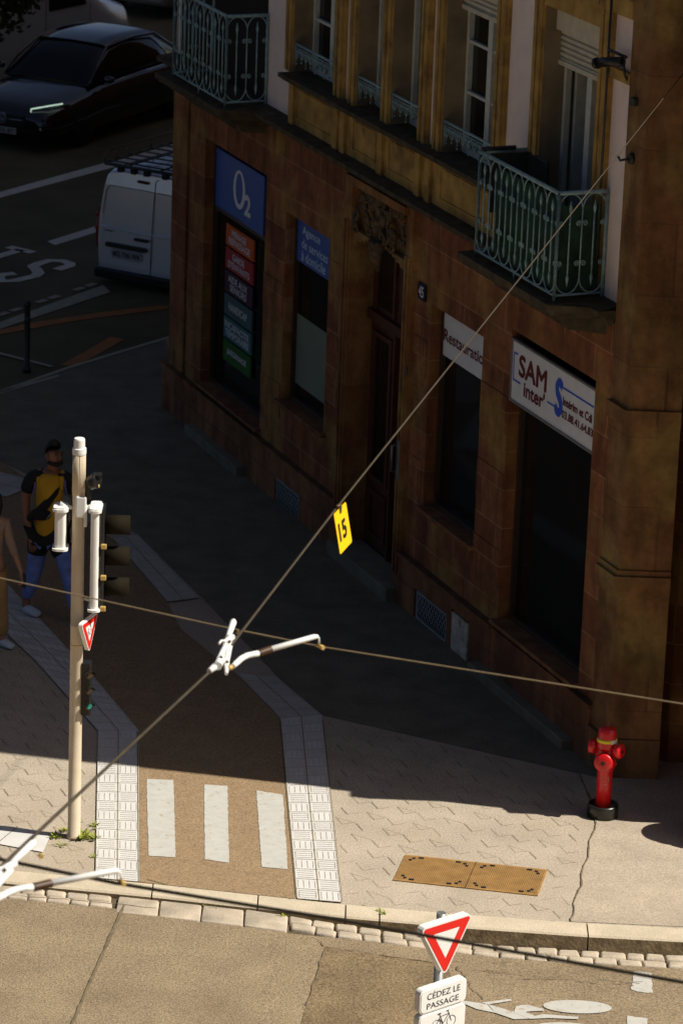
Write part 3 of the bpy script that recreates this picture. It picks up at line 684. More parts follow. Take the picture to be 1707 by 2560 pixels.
b.box(4.12,5.53,w-.05,w,-.05,3.42); b.box(4.12,5.53,w,w+.06,2.50,2.60)
for a,c_ in ((4.14,4.80),(4.85,5.51)):
    for z0,z1 in ((.25,.75),(.85,2.40)):
        for e in (0,1):
            b.box(a+.08+.42*e,a+.14+.42*e,w,w+.035,z0,z1)
        b.box(a+.14,a+.50,w,w+.035,z0,z0+.05); b.box(a+.14,a+.50,w,w+.035,z1-.05,z1)
    b.box(a+.05,a+.10,w,w+.03,2.62,3.4); b.box(a+.52,a+.57,w,w+.03,2.62,3.4)
b.box(4.80,4.85,w,w+.05,.05,2.5)
do=obj('entrance_door',b,door_red,bd)
b=MB()
for a in (4.28,4.99): b.box(a,a+.36,w+.001,w+.012,.9,2.35); b.box(a-.02,a+.38,w+.001,w+.012,2.66,3.30)
obj('pane',b,glass,do)
b=MB(); b.tube([(4.72,w+.01,1.10),(4.72,w+.07,1.12),(4.72,w+.07,1.38),(4.72,w+.01,1.40)],.012,6); obj('handle',b,grey_m,do)
b=MB(); b.box(4.0,4.09,.05,.075,1.25,1.65); obj('intercom',b,grey_m,bd)
# steps
stepm=mat('worn_step_concrete',(.20,.185,.13),.9,var=.2,scale=5)
for u0,u1,h in [(-.1,2.0,.10),(8.3,10.0,.11),(4.02,5.62,.14)]:
    b=MB(); b.box(u0,u1,-.2 if u0>3.9 and u0<5 else 0.0,.16,-.28,h,bev=.012); obj('doorstep',b,stepm,bd)
# cellar vents
for u0,z0 in [(2.77,.0),(6.70,-.02)]:
    b=MB(); b.box(u0,u0+.74,.016,.02,z0+.005,z0+.275); 
    v=obj('cellar_vent',b,room,bd)
    b=MB()
    for a,c_,d,e in ((u0,u0+.74,z0,z0+.012),(u0,u0+.74,z0+.27,z0+.282),(u0,u0+.012,z0,z0+.28),(u0+.728,u0+.74,z0,z0+.28)): b.box(a,c_,.03,.045,d,e)
    for k in range(-4,12):
        for sg in (1,-1):
            a=[u0+.07*k,z0] if sg>0 else [u0+.07*k,z0+.28]; q=[a[0]+.22,a[1]+.28*sg]
            lo=max(0,(u0-a[0])/.22); hi=min(1,(u0+.74-a[0])/.22)
            if hi-lo>.05: b.tube([(a[0]+.22*lo,.036,a[1]+.28*sg*lo),(a[0]+.22*hi,.036,a[1]+.28*sg*hi)],.0045,4)
    obj('grille',b,mat('blue_grey_grille',(.42,.48,.50),.6),v)
b=MB(); b.box(2.245,2.625,.03,.06,-.06,.37,bev=.008); b.box(2.33,2.55,.06,.064,.05,.30); obj('meter_hatch',b,mat('pale_hatch',(.62,.56,.44),.8,var=.35,scale=9,col2=(.25,.18,.12),c2scale=6),bd)
# ---------------------------------------------------------------- signs on the facade
def fsign(name,u0,u1,z0,z1,w,pm,im,lines,label,cat,group=None,frame=None,bold=0,extra=None,th=.02):
    e=empty(name,BM@Vector(((u0+u1)/2,w,z0)),BR,label=label,cat=cat,group=group)
    cu=(u0+u1)/2; b=MB(); b.box(u0-cu,u1-cu,0,th,0,z1-z0); obj('panel',b,pm,e)
    mx=TM(0,th,0); b=MB()
    texts(b,[(s,x,y,a,h) for s,x,y,a,h in lines],mx,bold=bold); obj('lettering',b,im,e)
    if extra: extra(e,mx)
    if frame:
        b=MB(); a,c_,h=u0-cu,u1-cu,z1-z0; f=.02
        b.box(a-f,a,0,th+.012,-f,h+f); b.box(c_,c_+f,0,th+.012,-f,h+f); b.box(a,c_,0,th+.012,-f,0); b.box(a,c_,0,th+.012,h,h+f); obj('frame',b,frame,e)
    return e
tw=mat('sign_white',(.78,.80,.85),.5,var=.03); tl=mat('sign_light_blue',(.10,.33,.60),.5,var=.03)
blue=mat('sign_blue',(.05,.13,.46),.45,var=.05); sw=mat('sign_pale',(.76,.78,.80),.5,var=.05)
dred=mat('sign_dark_red',(.13,.012,.012),.5,var=.03); lblue=mat('sign_line_blue',(.03,.10,.65),.5,var=.03)
G='service panels stacked in the shop window'
def o2x(e,mx):
    b=MB(); n=40
    for i in range(n):     # ring drawn with a thick foot
        q0,q1=2*math.pi*i/n,2*math.pi*(i+1)/n
        f=lambda q,k:(.02+(.185-(.075 if k else 0))*math.cos(q)*(1-.04*math.sin(q)),.345+(.215-(.045 if k else 0))*math.sin(q)+(.012 if k else 0))
        b.add([mx@Vector((*f(q0,0),.002)),mx@Vector((*f(q1,0),.002)),mx@Vector((*f(q1,1),.002)),mx@Vector((*f(q0,1),.002))],[(0,1,2,3)])
    obj('ring_emblem',b,tw,e); b=MB(); texts(b,[('home services',.09,.105,.60,.06)],mx,bold=.004); obj('small_lettering',b,tl,e)
def fzr(u): return u
fsign('shop_sign',8.40,9.94,2.645,3.30,-.13,blue,tw,[('2',.29,.225,.20,.24)],'blue square shop sign with a white ring and small 2','sign',bold=.06,extra=o2x)
cols=[('orange',(.62,.10,.012),['MENAGE','REPASSAGE']),('red',(.42,.022,.035),['GARDE',"D'ENFANTS"]),('dark purple',(.05,.012,.05),['AIDE AUX','SENIORS']),('grey teal',(.05,.13,.15),['HANDICAP']),('turquoise',(.045,.19,.20),['INCAPACITE','TEMPORAIRE']),('green',(.015,.13,.02),['JARDINAGE'])]
u0,u1=8.66,9.53; zt=2.535; ph=.262
for i,(cn,col,ln) in enumerate(cols):
    z1=zt-i*ph; z0=z1-ph+.024; h=z1-z0
    L_=[(ln[0],0,h*.5,.58 if len(ln[0])<9 else .62,.085)] if len(ln)==1 else [(ln[0],-.02,h*.70,.075*len(ln[0]),.078),(ln[1],0,h*.30,.074*len(ln[1]),.078)]
    fsign('service_panel',u0,u1,z0,z1,-.13,mat('panel_'+cn.replace(' ','_'),col,.45,var=.06),tw,L_,f'{cn} panel reading {" ".join(ln)} in the left shop window','sign',group=G,bold=.025)
fsign('window_sign',6.42,7.42,2.64,3.09,-.135,blue,mat('sign_letter_pale_blue',(.6,.75,.95),.5),[('Agence',-.075,.345,.50,.12),('de services',.035,.215,.74,.10),('à domicile',.005,.085,.68,.11)],'blue sign reading Agence de services à domicile above a frosted pane','sign',bold=.02)
fsign('window_sign',2.42,3.54,2.66,3.085,-.135,sw,dred,[('Restauration',.005,.205,1.03,.12)],'white sign reading Restauration behind the narrow window','sign',bold=.03)
def samx(e,mx):
    b=MB(); texts(b,[('S',.135,.29,.17,.36)],mx,bold=.06); 
    def seg(x0,y0,x1,y1):
        d=Vector((x1-x0,y1-y0)).normalized(); n=Vector((-d.y,d.x))*.009
        b.add([mx@Vector((x0-n.x,y0-n.y,.0018)),mx@Vector((x1-n.x,y1-n.y,.0018)),mx@Vector((x1+n.x,y1+n.y,.0018)),mx@Vector((x0+n.x,y0+n.y,.0018))],[(0,1,2,3)])
    seg(.2,.40,.84,.40); seg(-.84,.24,-.84,.45); seg(-.84,.442,-.76,.442); seg(-.84,.185,-.84,.25); seg(-.84,.19,-.68,.19); seg(-.10,.185,.05,.185)
    obj('blue_logo',b,lblue,e)
fsign('shop_sign',-.04,1.70,2.74,3.29,-.035,sw,dred,[('SAM',-.43,.355,.60,.21),("inter'",-.38,.165,.45,.15),('Intérim et Cdi',.52,.285,.60,.082),('03.88.41.64.83',.53,.165,.64,.075)],'wide white sign reading SAMS inter in dark red and blue','sign',frame=mat('grey_sign_frame',(.2,.2,.2),.5),bold=.045,extra=samx)
fsign('house_number_plate',3.67,3.86,3.14,3.30,.01,mat('navy_enamel',(.012,.014,.045),.3),tw,[('45',0,.08,.12,.11)],'dark enamel plate with white 45 beside the carved door head','sign',bold=.02,th=.012)
fsign('number_sticker',3.95,4.06,2.34,2.43,.052,mat('blue_sticker',(.012,.02,.16),.4),mat('sign_light_blue'  ,(.1,.33,.6)),[('45',0,.045,.09,.06)],'tiny blue sticker with 45 halfway down the door jamb','sign',bold=.01,th=.004)
# ---------------------------------------------------------------- unseen house added behind the camera to block sky light
b=MB()
def house(name,x0,x1,y0,y1,h,wallc,label,faces):
    e=empty(name,((x0+x1)/2,(y0+y1)/2,0),0,label=label,cat='building'); cx,cy=(x0+x1)/2,(y0+y1)/2
    b=MB(); b.box(x0-cx,x1-cx,y0-cy,y1-cy,-.3,h); b.box(x0-cx-.3,x1-cx+.3,y0-cy-.3,y1-cy+.3,h,h+.35); obj('wall',b,wallc,e)
    for f in faces:
        n=int(((y1-y0) if f in 'ew' else (x1-x0))/3)
        for i in range(n):
            for k in range(int(h/3.4)):
                z=.9+3.4*k; b=MB(); t=-((y1-y0) if f in 'ew' else (x1-x0))/2+3*(i+.5)
                if f=='e': b.box(x1-cx-.02,x1-cx+.04,t-.55,t+.55,z,z+1.9)
                if f=='n': b.box(t-.55,t+.55,y1-cy-.02,y1-cy+.04,z,z+1.9)
                obj('window',b,glass,e)
    return e
house('sky_block_house',-14,13,-14,-1.2,13.5,mat('sky_block_wall',(.05,.04,.03),.9,var=.1,scale=1),'unseen dark house added behind the camera to block sky light','n')
# ---------------------------------------------------------------- telecom cover
A,B_,C_,D_=Vector((0.630,27.998)),Vector((1.793,27.792)),Vector((1.691,27.283)),Vector((0.530,27.473))
e=empty('access_cover',(*((A+C_)/2),0),0,label='rusty ribbed steel access cover set in the sunlit pavers',cat='access cover')
ctr=(A+C_)/2; ux=(B_-A).normalized(); uy=(A-D_).normalized(); L1,L2=1.18,.54
F=lambda a,c_: ctr+ux*(a-.5)*L1+uy*(c_-.5)*L2-ctr
b=MB(); q=[F(0,0),F(1,0),F(1,1),F(0,1)]; b.prism([(p.x,p.y) for p in q],-.05,.010); obj('frame',b,rust,e)
b=MB(); 
for k in range(78):
    a=.008+.984*k/78; 
    for c0,c1 in ((.04,.96),):
        p=[F(a,c0),F(a+.0055,c0),F(a+.0055,c1),F(a,c1)]; b.add([(v.x,v.y,.0105) for v in p],[(0,1,2,3)])
o=obj('ribbed_plate',b,rust_d,e)
b=MB()
for h0 in (0,.5):
    for (a,c_) in ((.07,.12),(.43,.12),(.07,.88),(.43,.88)):
        sx_=1 if a<.25 else -1; sy_=1 if c_<.5 else -1
        for (w1,h1,dx,dy) in ((.022,.03,0,0),(.022,.03,.018*-sx_,.07*sy_),(.035,.03,.05*sx_,-.04*sy_)):
            a0=h0+a+dx; c0=c_+dy; p=[F(a0-w1/2,c0-h1),F(a0+w1/2,c0-h1),F(a0+w1/2,c0+h1),F(a0-w1/2,c0+h1)]; b=MB(); b.add([(v.x,v.y,.0125) for v in p],[(0,1,2,3)]); obj('lifting_slot',b,ink,e)
b=MB(); b.add([(v.x,v.y,.0115) for v in (F(.498,0),F(.502,0),F(.502,1),F(.498,1))],[(0,1,2,3)]); obj('centre_gap',b,ink,e)
sheet('pale_flagstones',[(-2.743,28.313),(-2.299,28.185),(-2.336,27.778),(-2.703,27.910),(-3.6,27.95),(-3.6,28.4)],.011,tactile)
b=MB()
for q in range(3):
    p=Vector((-2.590,28.285))+Vector((-.33*q,.03*q)); strip(b,p+Vector((.0,.0)),p+Vector((-.16,-.44)),.008,.015)
obj('flagstone_joint',b,joint,kind='structure')
# weeds
b=MB(); rn=random.Random(4)
def tuft(x,y,z,s,n):
    for k in range(n):
        a=rn.uniform(0,6.28); l=s*rn.uniform(.5,1.2); w_=l*.16; d=Vector((math.cos(a),math.sin(a),rn.uniform(.1,.9))).normalized()*l
        nn=Vector((-math.sin(a),math.cos(a),0))*w_; p=Vector((x+rn.uniform(-s,s)*.5,y+rn.uniform(-s,s)*.5,z))
        b.add([p,p+d*.55+nn,p+d,p+d*.55-nn],[(0,1,2,3)])
for (px,py,s,n) in [(-2.275,28.102,0.06,30),(-2.212,27.940,0.05,14),(-2.060,28.097,0.07,60),(-2.019,28.211,0.06,30),(-1.954,28.107,0.06,40),(-1.956,28.388,0.05,20),(-1.915,27.719,0.04,16),(-2.187,28.238,0.05,20),(-2.071,28.455,0.03,8),(-1.943,28.304,0.04,12)]: tuft(px,py,.006,s,n)
for k in range(34):
    x=rnd.uniform(-2.8,2.9); d=rnd.choice([0,0,.24,.36]); tuft(x,ki(x)-d,.004 if d<.1 else rz(x),.018,rn.randint(2,7))
for x,d in [(.42,.08),(.46,.12),(-.95,.25),(-.9,.26),(.5,.2),(-.35,.27),(1.02,.26),(.80,.31)]: tuft(x,ki(x)-d,.008 if d<.2 else -.03,.035,16)
obj('weeds',b,weedm,label='small green weeds growing in the pavement joints',cat='weeds',kind='stuff')
# ---------------------------------------------------------------- traffic light mast
PX,PY=-2.11,28.13
t=empty('traffic_light',(PX,PY,0),0,label='beige mast with white-backed signal heads, seen from behind',cat='traffic light')
b=MB(); b.lathe([(.062,0),(.062,.02),(.053,.03),(.052,1.86),(.055,1.865),(.055,1.875),(.052,1.88),(.052,1.70+.34),(.050,2.97),(.0505,2.975)],28); obj('pole',b,polem,t)
b=MB(); b.lathe([(.051,2.975),(.051,3.33)],28); 
for k in range(28): q=2*math.pi*k/28; b.tube([(.051*math.cos(q),.051*math.sin(q),2.99),(.051*math.cos(q),.051*math.sin(q),3.32)],.0028,4)
obj('fluted_sleeve',b,polem,t)
b=MB(); b.lathe([(.055,3.32),(.057,3.335),(.056,3.37),(.046,3.375),(.045,3.44),(.040,3.452),(0.0001,3.455)],40,smooth=False); obj('cap',b,white_m,t)
b=MB()
for z in (1.70,1.87): b.lathe([(.0535,z),(.0535,z+.006)],28)
obj('band',b,brass,t)
# bracket collar
b=MB(); b.box(-.02,.066,-.062,-.03,2.80,2.98,bev=.012); b.box(.045,.072,-.05,.0,2.72,2.90,bev=.008); obj('bracket',b,white_m,t)
def shell(x0,x1,y0,y1,z0,z1,name):   # housing with rounded white back and domed ends
    h=MB(); h.prism(rrect(x0,x1,y0,y1,.028),z0,z1); 
    h.prism(rrect(x0-.018,x1+.02,y0-.022,y1,.04),z1,z1+.022); h.prism(rrect(x0-.010,x1+.012,y0-.012,y1,.03),z1+.022,z1+.034)
    h.prism(rrect(x0-.018,x1+.02,y0-.022,y1,.04),z0-.02,z0)
    return obj(name,h,white_m,t)
s1=shell(.105,.172,-.10,.12,2.04,2.86,'signal_head')
b=MB(); b.prism(rrect(.172,.215,-.055,.15,.02),2.03,2.87); obj('front_plate',b,black,s1)
def hood(cx,cz,parent,r=.078,l=.215,mx=None,m_=olive):
    h=MB(); n=22; mm=mx or (Matrix.Translation((cx,.045,cz))@Matrix.Rotation(R(90),4,'Y')@Matrix.Rotation(R(-3),4,'X'))
    h.lathe([(r,0),(r*1.0,l),(r*.96,l),(r*.96,.01),(r*.9,.004)],n,mx=mm); return obj('visor',h,m_,parent)
for z in (2.72,2.455,2.19):
    v=hood(.20,z,s1)
    h=MB(); h.lathe([(.0001,.0),(.06,-.004),(.082,-.012)],20,mx=Matrix.Translation((.225,.045,z))@Matrix.Rotation(R(90),4,'Y')); obj('lens',h,ink,v)
    h=MB(); h.box(.19,.235,-.085,-.052,z-.17,z-.13,bev=.006); obj('hinge_catch',h,brass,s1)
s2=shell(-.185,-.095,-.10,.05,2.55,2.86,'signal_head')
b=MB(); b.box(-.19,-.09,.05,.11,2.53,2.87,bev=.01); b.lathe([(.06,0),(.06,.14)],16,mx=Matrix.Translation((-.14,.11,2.70))@Matrix.Rotation(R(-90),4,'X')); obj('front_plate',b,black,s2)
b=MB()
b.tube([(-.05,-.01,2.87),(-.10,-.02,2.885),(-.15,-.02,2.90)],[.016,.02,.03],10); b.tube([(.05,-.01,2.87),(.10,-.01,2.885),(.16,-.01,2.90)],[.016,.02,.03],10)
b.tube([(.05,0,2.10),(.12,0,2.08)],.014,8)
obj('arm',b,white_m,t)
b=MB(); b.ball((.105,-.01,3.09),.062,sc=(.8,1,1)); b.tube([(.11,0,3.10),(.155,-.02,3.11)],[.062,.066],16); b.box(.11,.185,-.05,.03,3.155,3.165,bev=.004); b.box(.13,.18,-.02,.02,3.13,3.16); b.box(.06,.10,-.02,.02,2.95,3.05)
o=obj('pedestrian_sounder',b,black,t)
b=MB(); b.ball((.162,-.045,3.07),.016,sc=(.5,1,1)); obj('button',b,brass,o)
# small repeater with three little lamps
b=MB(); b.prism(rrect(.045,.125,-.045,.055,.018),1.10,1.55); b.box(.0,.05,-.01,.02,1.42,1.46)
rp_=obj('repeater',b,black,t)
tl_g=mat('green_lamp',(.03,.55,.42),.3,emit=.12)
for k,z in enumerate((1.46,1.325,1.19)):
    h=MB(); mm=Matrix.Translation((.105,-.045,z))@Matrix.Rotation(R(35),4,'Z')@Matrix.Rotation(R(90),4,'X')
    n=14; vs=[]
    h.lathe([(.036,0),(.036,.02)],14,mx=mm)
    for i in range(9):
        q=R(180*i/8); 
        for l in (0,.05): vs.append(mm@Vector((.036*math.cos(q),.036*math.sin(q),l)))
    h.add(vs,[(2*i,2*i+1,2*i+3,2*i+2) for i in range(8)],0,True); obj('visor',h,mat('glossy_black',(.02,.018,.012),.2),rp_)
    h=MB(); h.lathe([(.0001,.024),(.02,.022),(.03,.018)],14,mx=mm); obj('lens',h,tl_g if k==2 else mat('amber_dark_lens',(.16,.10,.05),.2),rp_)
# generic sign plates with a folded white rim
def frame_mx(origin,yaw,tilt=0):   # plate facing local -Y, x to the right, y up
    return Matrix.Rotation(yaw,4,'Z')@Matrix(((1,0,0,0),(0,0,-1,0),(0,1,0,0),(0,0,0,1)))
def tri_sign(name,loc,yaw,S,label,rim,cycle=False):
    e=empty(name,loc,yaw,label=label,cat='sign'); mx=Matrix(((1,0,0,0),(0,0,-1,0),(0,1,0,0),(0,0,0,1)))
    H=S*.866; P=[(-S/2,H/2),(S/2,H/2),(0,-H/2)]
    sc=lambda k,o=0: [(x*k,(y-H/6)*k+H/6) for x,y in P]
    b=MB(); b.plate(rtri(P,S*.07),mx,-rim); b.plate(rtri(sc(.985),S*.06),mx@Matrix.Translation((0,0,.0)),.004); obj('plate',b,white_m,e)
    b=MB(); o_=rtri(sc(.90),S*.035,4); i_=rtri(sc(.49),S*.006,4); n=len(o_)
    b.add([mx@Vector((x,y,.0055)) for x,y in o_]+[mx@Vector((x,y,.0055)) for x,y in i_],[(i,(i+1)%n,n+(i+1)%n,n+i) for i in range(n)]); obj('red_border',b,redp,e)
    if cycle: b=MB(); bike(b,mx@Matrix.Translation((0,H*.13,.006)),S*.22); obj('cycle_pictogram',b,ink,e)
    return e,mx,H
def bike(b,mx,s,t=.035):
    def sg(p,q,wd=t):
        p,q=Vector(p)*s,Vector(q)*s; d=(q-p).normalized(); n=Vector((-d.y,d.x))*wd*s/2
        b.add([mx@Vector((*(p-n),0)),mx@Vector((*(q-n),0)),mx@Vector((*(q+n),0)),mx@Vector((*(p+n),0))],[(0,1,2,3)])
    def ring(cx,cy,r):
        n=24; 
        for i in range(n):
            q0,q1=2*math.pi*i/n,2*math.pi*(i+1)/n; sg((cx+r*math.cos(q0),cy+r*math.sin(q0)),(cx+r*math.cos(q1),cy+r*math.sin(q1)),t*.8)
    ring(-.62,-.3,.36); ring(.62,-.3,.36)
    sg((-.62,-.3),(-.32,.22)); sg((-.32,.22),(.38,.26)); sg((-.38,.1),(-.05,-.32)); sg((-.05,-.32),(.38,.26)); sg((-.05,-.32),(-.62,-.3)); sg((.62,-.3),(.33,.48)); sg((-.05,-.32),(-.38,.42)); sg((-.52,.42),(-.26,.44),t*2); sg((.18,.46),(.36,.5),t*1.6)
e,mx,H=tri_sign('cyclist_yield_sign',(PX+.105,PY-.06,1.80),R(71),.345,'small red-bordered yield triangle for cyclists fixed to the beige mast',.03,cycle=True)
# ---------------------------------------------------------------- give-way sign at the bottom
YL=R(40); SX,SY=0.740,20.799
e,mx,H=tri_sign('give_way_sign',(SX,SY,2.475),YL,.44,'red and white give-way triangle on a grey post beside the road',.05)
b=MB(); b.tube([(.02,.075,.21),(.02,.075,-2.7)],.030,16); b.box(-.06,.10,.03,.06,.06,.10); obj('post',b,grey_m,e)
def panel(name,zc,h,label,lines=None,pic=False):
    e=empty(name,(SX,SY,zc),YL,label=label,cat='sign'); mx=Matrix(((1,0,0,0),(0,0,-1,0),(0,1,0,0),(0,0,0,1)))
    b=MB(); b.plate(rrect(-.19,.19,-h/2,h/2,.035),mx,-.05); b.plate(rrect(-.182,.182,-h/2+.008,h/2-.008,.03),mx,.004); obj('plate',b,white_m,e)
    b=MB()
    if lines: texts(b,lines,mx,t=.006,bold=.0); obj('lettering',b,ink,e)
    if pic: bike(b,mx@Matrix.Translation((.01,.025,.006)),.10,.045); obj('cycle_pictogram',b,ink,e)
    return e
panel('supplementary_panel',2.155,.165,'white panel reading CÉDEZ LE PASSAGE under the give-way triangle',[('CÉDEZ LE',.0,.034,.27,.053),('PASSAGE',-.005,-.036,.26,.040)])
panel('supplementary_panel',1.975,.18,'white panel with a black bicycle, lowest on the grey post',pic=True)
# ---------------------------------------------------------------- fire hydrant
t=empty('fire_hydrant',(2.31,29.02,0),R(0),label='bright red fire hydrant with yellow band standing in a black base ring',cat='fire hydrant')
b=MB(); b.lathe([(.135,0),(.132,.10),(.125,.115),(.113,.115),(.108,.085)],32); o=obj('base_ring',b,hyd_base,t)
b=MB(); b.lathe([(.11,.088),(.0001,.092)],24); obj('soil',b,mat('gravel_soil',(.25,.19,.11),.95,var=.5,scale=60),o)
b=MB(); b.lathe([(.066,.08),(.066,.40),(.072,.43),(.088,.47),(.092,.56),(.085,.60),(.080,.615),(.088,.62),(.090,.66),(.084,.70),(.078,.765),(.072,.79),(.055,.805),(.0001,.812)],32)
b.tube([(0,-.060,.09),(0,-.060,.33)],.006,6); obj('column',b,hydr,t)
b=MB(); b.lathe([(.0885,.685),(.0855,.715)],32); o=obj('reflective_band',b,mat('yellow_band',(.75,.60,.02),.4),t)
b=MB(); 
for k in range(6):
    q0,q1=R(-72+k*8),R(-72+(k+1)*8); b.add([(.0905*math.cos(q0),.0905*math.sin(q0),.682),(.0905*math.cos(q1),.0905*math.sin(q1),.682),(.0868*math.cos(q1),.0868*math.sin(q1),.712),(.0868*math.cos(q0),.0868*math.sin(q0),.712)],[(0,1,2,3)])
obj('label',b,mat('pale_label',(.7,.68,.5),.5),o)
b=MB(); b.lathe([(.016,.80),(.016,.83),(.010,.835),(.010,.865),(.0001,.87)],12); obj('operating_nut',b,mat('rusty_nut',(.2,.06,.02),.6),t)
def nozzle(az,el,z,r,l,off):
    mm=Matrix.Translation((0,0,z))@Matrix.Rotation(R(az),4,'Z')@Matrix.Rotation(R(90-el),4,'Y')
    b=MB(); b.lathe([(r*.72,0),(r*.72,l-.06),(r,l-.055),(r*1.02,l-.01),(r*.9,l),(r*.3,l+.002)],24,mx=mm); o=obj('outlet_cap',b,hydr,t)
    b=MB(); b.lathe([(r*.26,l+.001),(r*.24,l+.012),(.0001,l+.013)],5,mx=mm,smooth=False); obj('cap_bolt',b,mat('dark_bolt',(.05,.015,.012),.5),o)
nozzle(-104,6,.515,.080,.135,0); nozzle(-38,0,.625,.063,.155,0); nozzle(-192,0,.625,.063,.15,0)
b=MB()
for a0,z0,a1,z1 in [(-.028,.375,.022,.385),(.022,.385,.030,.36),(.030,.36,.030,.335),(-.030,.33,.030,.33),(-.02,.355,.01,.355),(-.012,.315,.012,.315)]:
    b.tube([(a0,-.0665+abs(a0)*.2,z0),(a1,-.0665+abs(a1)*.2,z1)],.0035,5)
obj('cast_mark',b,mat('worn_cast_mark',(.42,.22,.16),.6),t)
for k in range(7):
    q=2*math.pi*k/7; b=MB(); b.lathe([(.009,0),(.009,.012),(.005,.014),(.0001,.014)],6,mx=Matrix.Translation((.088*math.cos(q),.088*math.sin(q),.468))); obj('flange_bolt',b,hydr,t)
for a0,a1_ in ((-104,-60),(-38,-70)):
    b=MB(); b.tube([(.10*math.cos(R(a0)),.10*math.sin(R(a0)),.60-.02),(.105*math.cos(R((a0+a1_)/2)),.105*math.sin(R((a0+a1_)/2)),.545),(.092*math.cos(R(a1_)),.092*math.sin(R(a1_)),.575)],.004,6); obj('cap_chain',b,darkiron,t)
# ---------------------------------------------------------------- bollards
t=empty('bollard',(-3.796,42.116,0),0,label='slim dark post beside the orange parking line',cat='bollard')
b=MB(); b.lathe([(.05,0),(.05,.06),(.035,.07),(.035,.80),(.042,.81),(.042,.85),(.02,.88)],16); obj('post',b,darkiron,t)
b=MB(); b.lathe([(.0365,.62),(.0365,.68)],16); obj('band',b,mat('dark_iron_band',(.06,.06,.05),.5),t)
# ---------------------------------------------------------------- overhead wires
def wire(name,pts,r,m_,label):
    P=[Vector(p) for p in pts]; b=MB(); b.tube(P,r,8); o=obj(name,b,m_); prop(o,label=label,cat='overhead wire'); return o
wire('contact_wire',[(-3.816,19.028,5.740),(-1.758,18.054,5.740),(-0.583,17.437,5.740),(-0.070,17.192,5.740),(1.675,16.577,5.740),(3.299,16.013,5.740)],.0036,wirem,'thin brass-coloured overhead wire crossing the picture below the yellow 15 tag')
wire('contact_wire',[(-3.031,14.957,5.740),(-1.395,14.410,5.740),(-0.887,14.204,5.740),(0.056,13.914,5.740),(1.433,13.433,5.740),(2.787,12.992,5.740)],.0085,wired,'thick dark overhead wire running in front of the give-way sign')
wire('span_wire',[(-2.308,11.216,5.800),(-1.373,14.180,5.800),(-0.585,16.683,5.800),(-0.020,19.176,5.840),(1.187,23.966,6.025),(2.662,29.820,6.252),(2.769,30.246,6.268)],[.0088,.0085,.0068,.0060,.0050,.0032,.0032],mat('grey_brown_cable',(.055,.042,.025),.6,metal=.1,var=.2),'long diagonal cable rising from lower left to the facade, carrying the 15 tag')
# ---------------------------------------------------------------- steady arms
def arm(label):
    t=empty('steady_arm',(-0.508,16.681,5.800),0,label=label,cat='steady arm',group='steady arms on the diagonal cable')
    o=Vector(t.location); Q=lambda *p: Vector(p)-o
    p=MB()
    p.tube([Q(-0.607,16.599,5.810),Q(-0.569,16.697,5.810),Q(-0.550,16.761,5.810)],[.013,.021,.016],10)
    p.tube([Q(-0.567,16.648,5.820),Q(-0.554,16.835,5.820),Q(-0.531,17.032,5.820)],[.022,.015,.012],8)
    p.tube([Q(-0.524,16.601,5.800),Q(-0.530,16.790,5.800),Q(-0.521,17.007,5.800),Q(-0.523,17.095,5.810)],[.008,.015,.012,.012],8)
    p.tube([Q(-0.548,16.978,5.820),Q(-0.516,17.063,5.820)],[.015,.018],10)
    p.tube([Q(-0.574,16.931,5.830),Q(-0.566,16.977,5.830),Q(-0.542,16.980,5.830)],.006,6)
    p.tube([Q(-0.536,17.088,5.810),Q(-0.519,17.308,5.810),Q(-0.518,17.343,5.810)],[.013,.017,.008],12)
    obj('clamp_bracket',p,white_m,t)
    for q_ in (Q(-0.555,16.718,5.840),Q(-0.524,16.957,5.835),Q(-0.526,16.722,5.815)): p=MB(); p.ball(q_,.009,seg=8); obj('bolt',p,darkiron,t)
    p=MB(); p.tube([Q(-0.497,16.704,5.800),Q(-0.480,16.756,5.800),Q(-0.459,16.820,5.800),Q(-0.433,16.863,5.800),Q(-0.407,16.883,5.800),Q(-0.376,16.903,5.800)],[.0125,.0145,.0145,.0145,.0145,.0145],12)
    p.tube([Q(-0.327,16.960,5.800),Q(-0.111,17.168,5.800),Q(-0.095,17.176,5.800)],[.0145,.0135,.009],12)
    obj('arm_tube',p,white_m,t)
    p=MB(); a=Q(-0.380,16.897,5.800); c_=Q(-0.321,16.966,5.800); 
    p.tube([a+(c_-a)*k/20 for k in range(21)],[.0195 if k%2 else .013 for k in range(21)],12); obj('insulator_wrap',p,brownwrap,t)
    p=MB(); p.tube([Q(-0.095,17.181,5.800),Q(-0.089,17.175,5.790),Q(-0.088,17.186,5.765),Q(-0.090,17.206,5.745)],.0045,8); obj('hook',p,white_m,t)
    for pts,r in (((Q(-0.104,17.201,5.742),Q(-0.082,17.197,5.742)),.007),((Q(-0.088,17.194,5.745),Q(-0.065,17.162,5.745)),.011),((Q(-0.495,17.349,5.745),Q(-0.485,17.333,5.745)),.011),((Q(-0.517,16.674,5.800),Q(-0.501,16.698,5.800)),.013)):
        p=MB(); p.tube(pts,r,8); obj('wire_clip',p,brass,t)
    return t
a1=arm('white steady arm with brown wrap beneath the yellow 15 tag')
d=Vector((-0.891,14.195,5.800))-Vector((-0.109,17.168,5.800))
a2=a1.copy(); C.objects.link(a2); a2.location=a1.location+d; a2.rotation_euler=(0,0,R(-13)); tp=Vector((-0.109,17.168,5.800))-a1.location; a2.location=a1.location+tp+d-Matrix.Rotation(R(-13),3,'Z')@tp; a2['label']='white steady arm with brown wrap at the lower left edge'
for ch in list(a1.children):
    c_=ch.copy(); C.objects.link(c_); c_.parent=a2
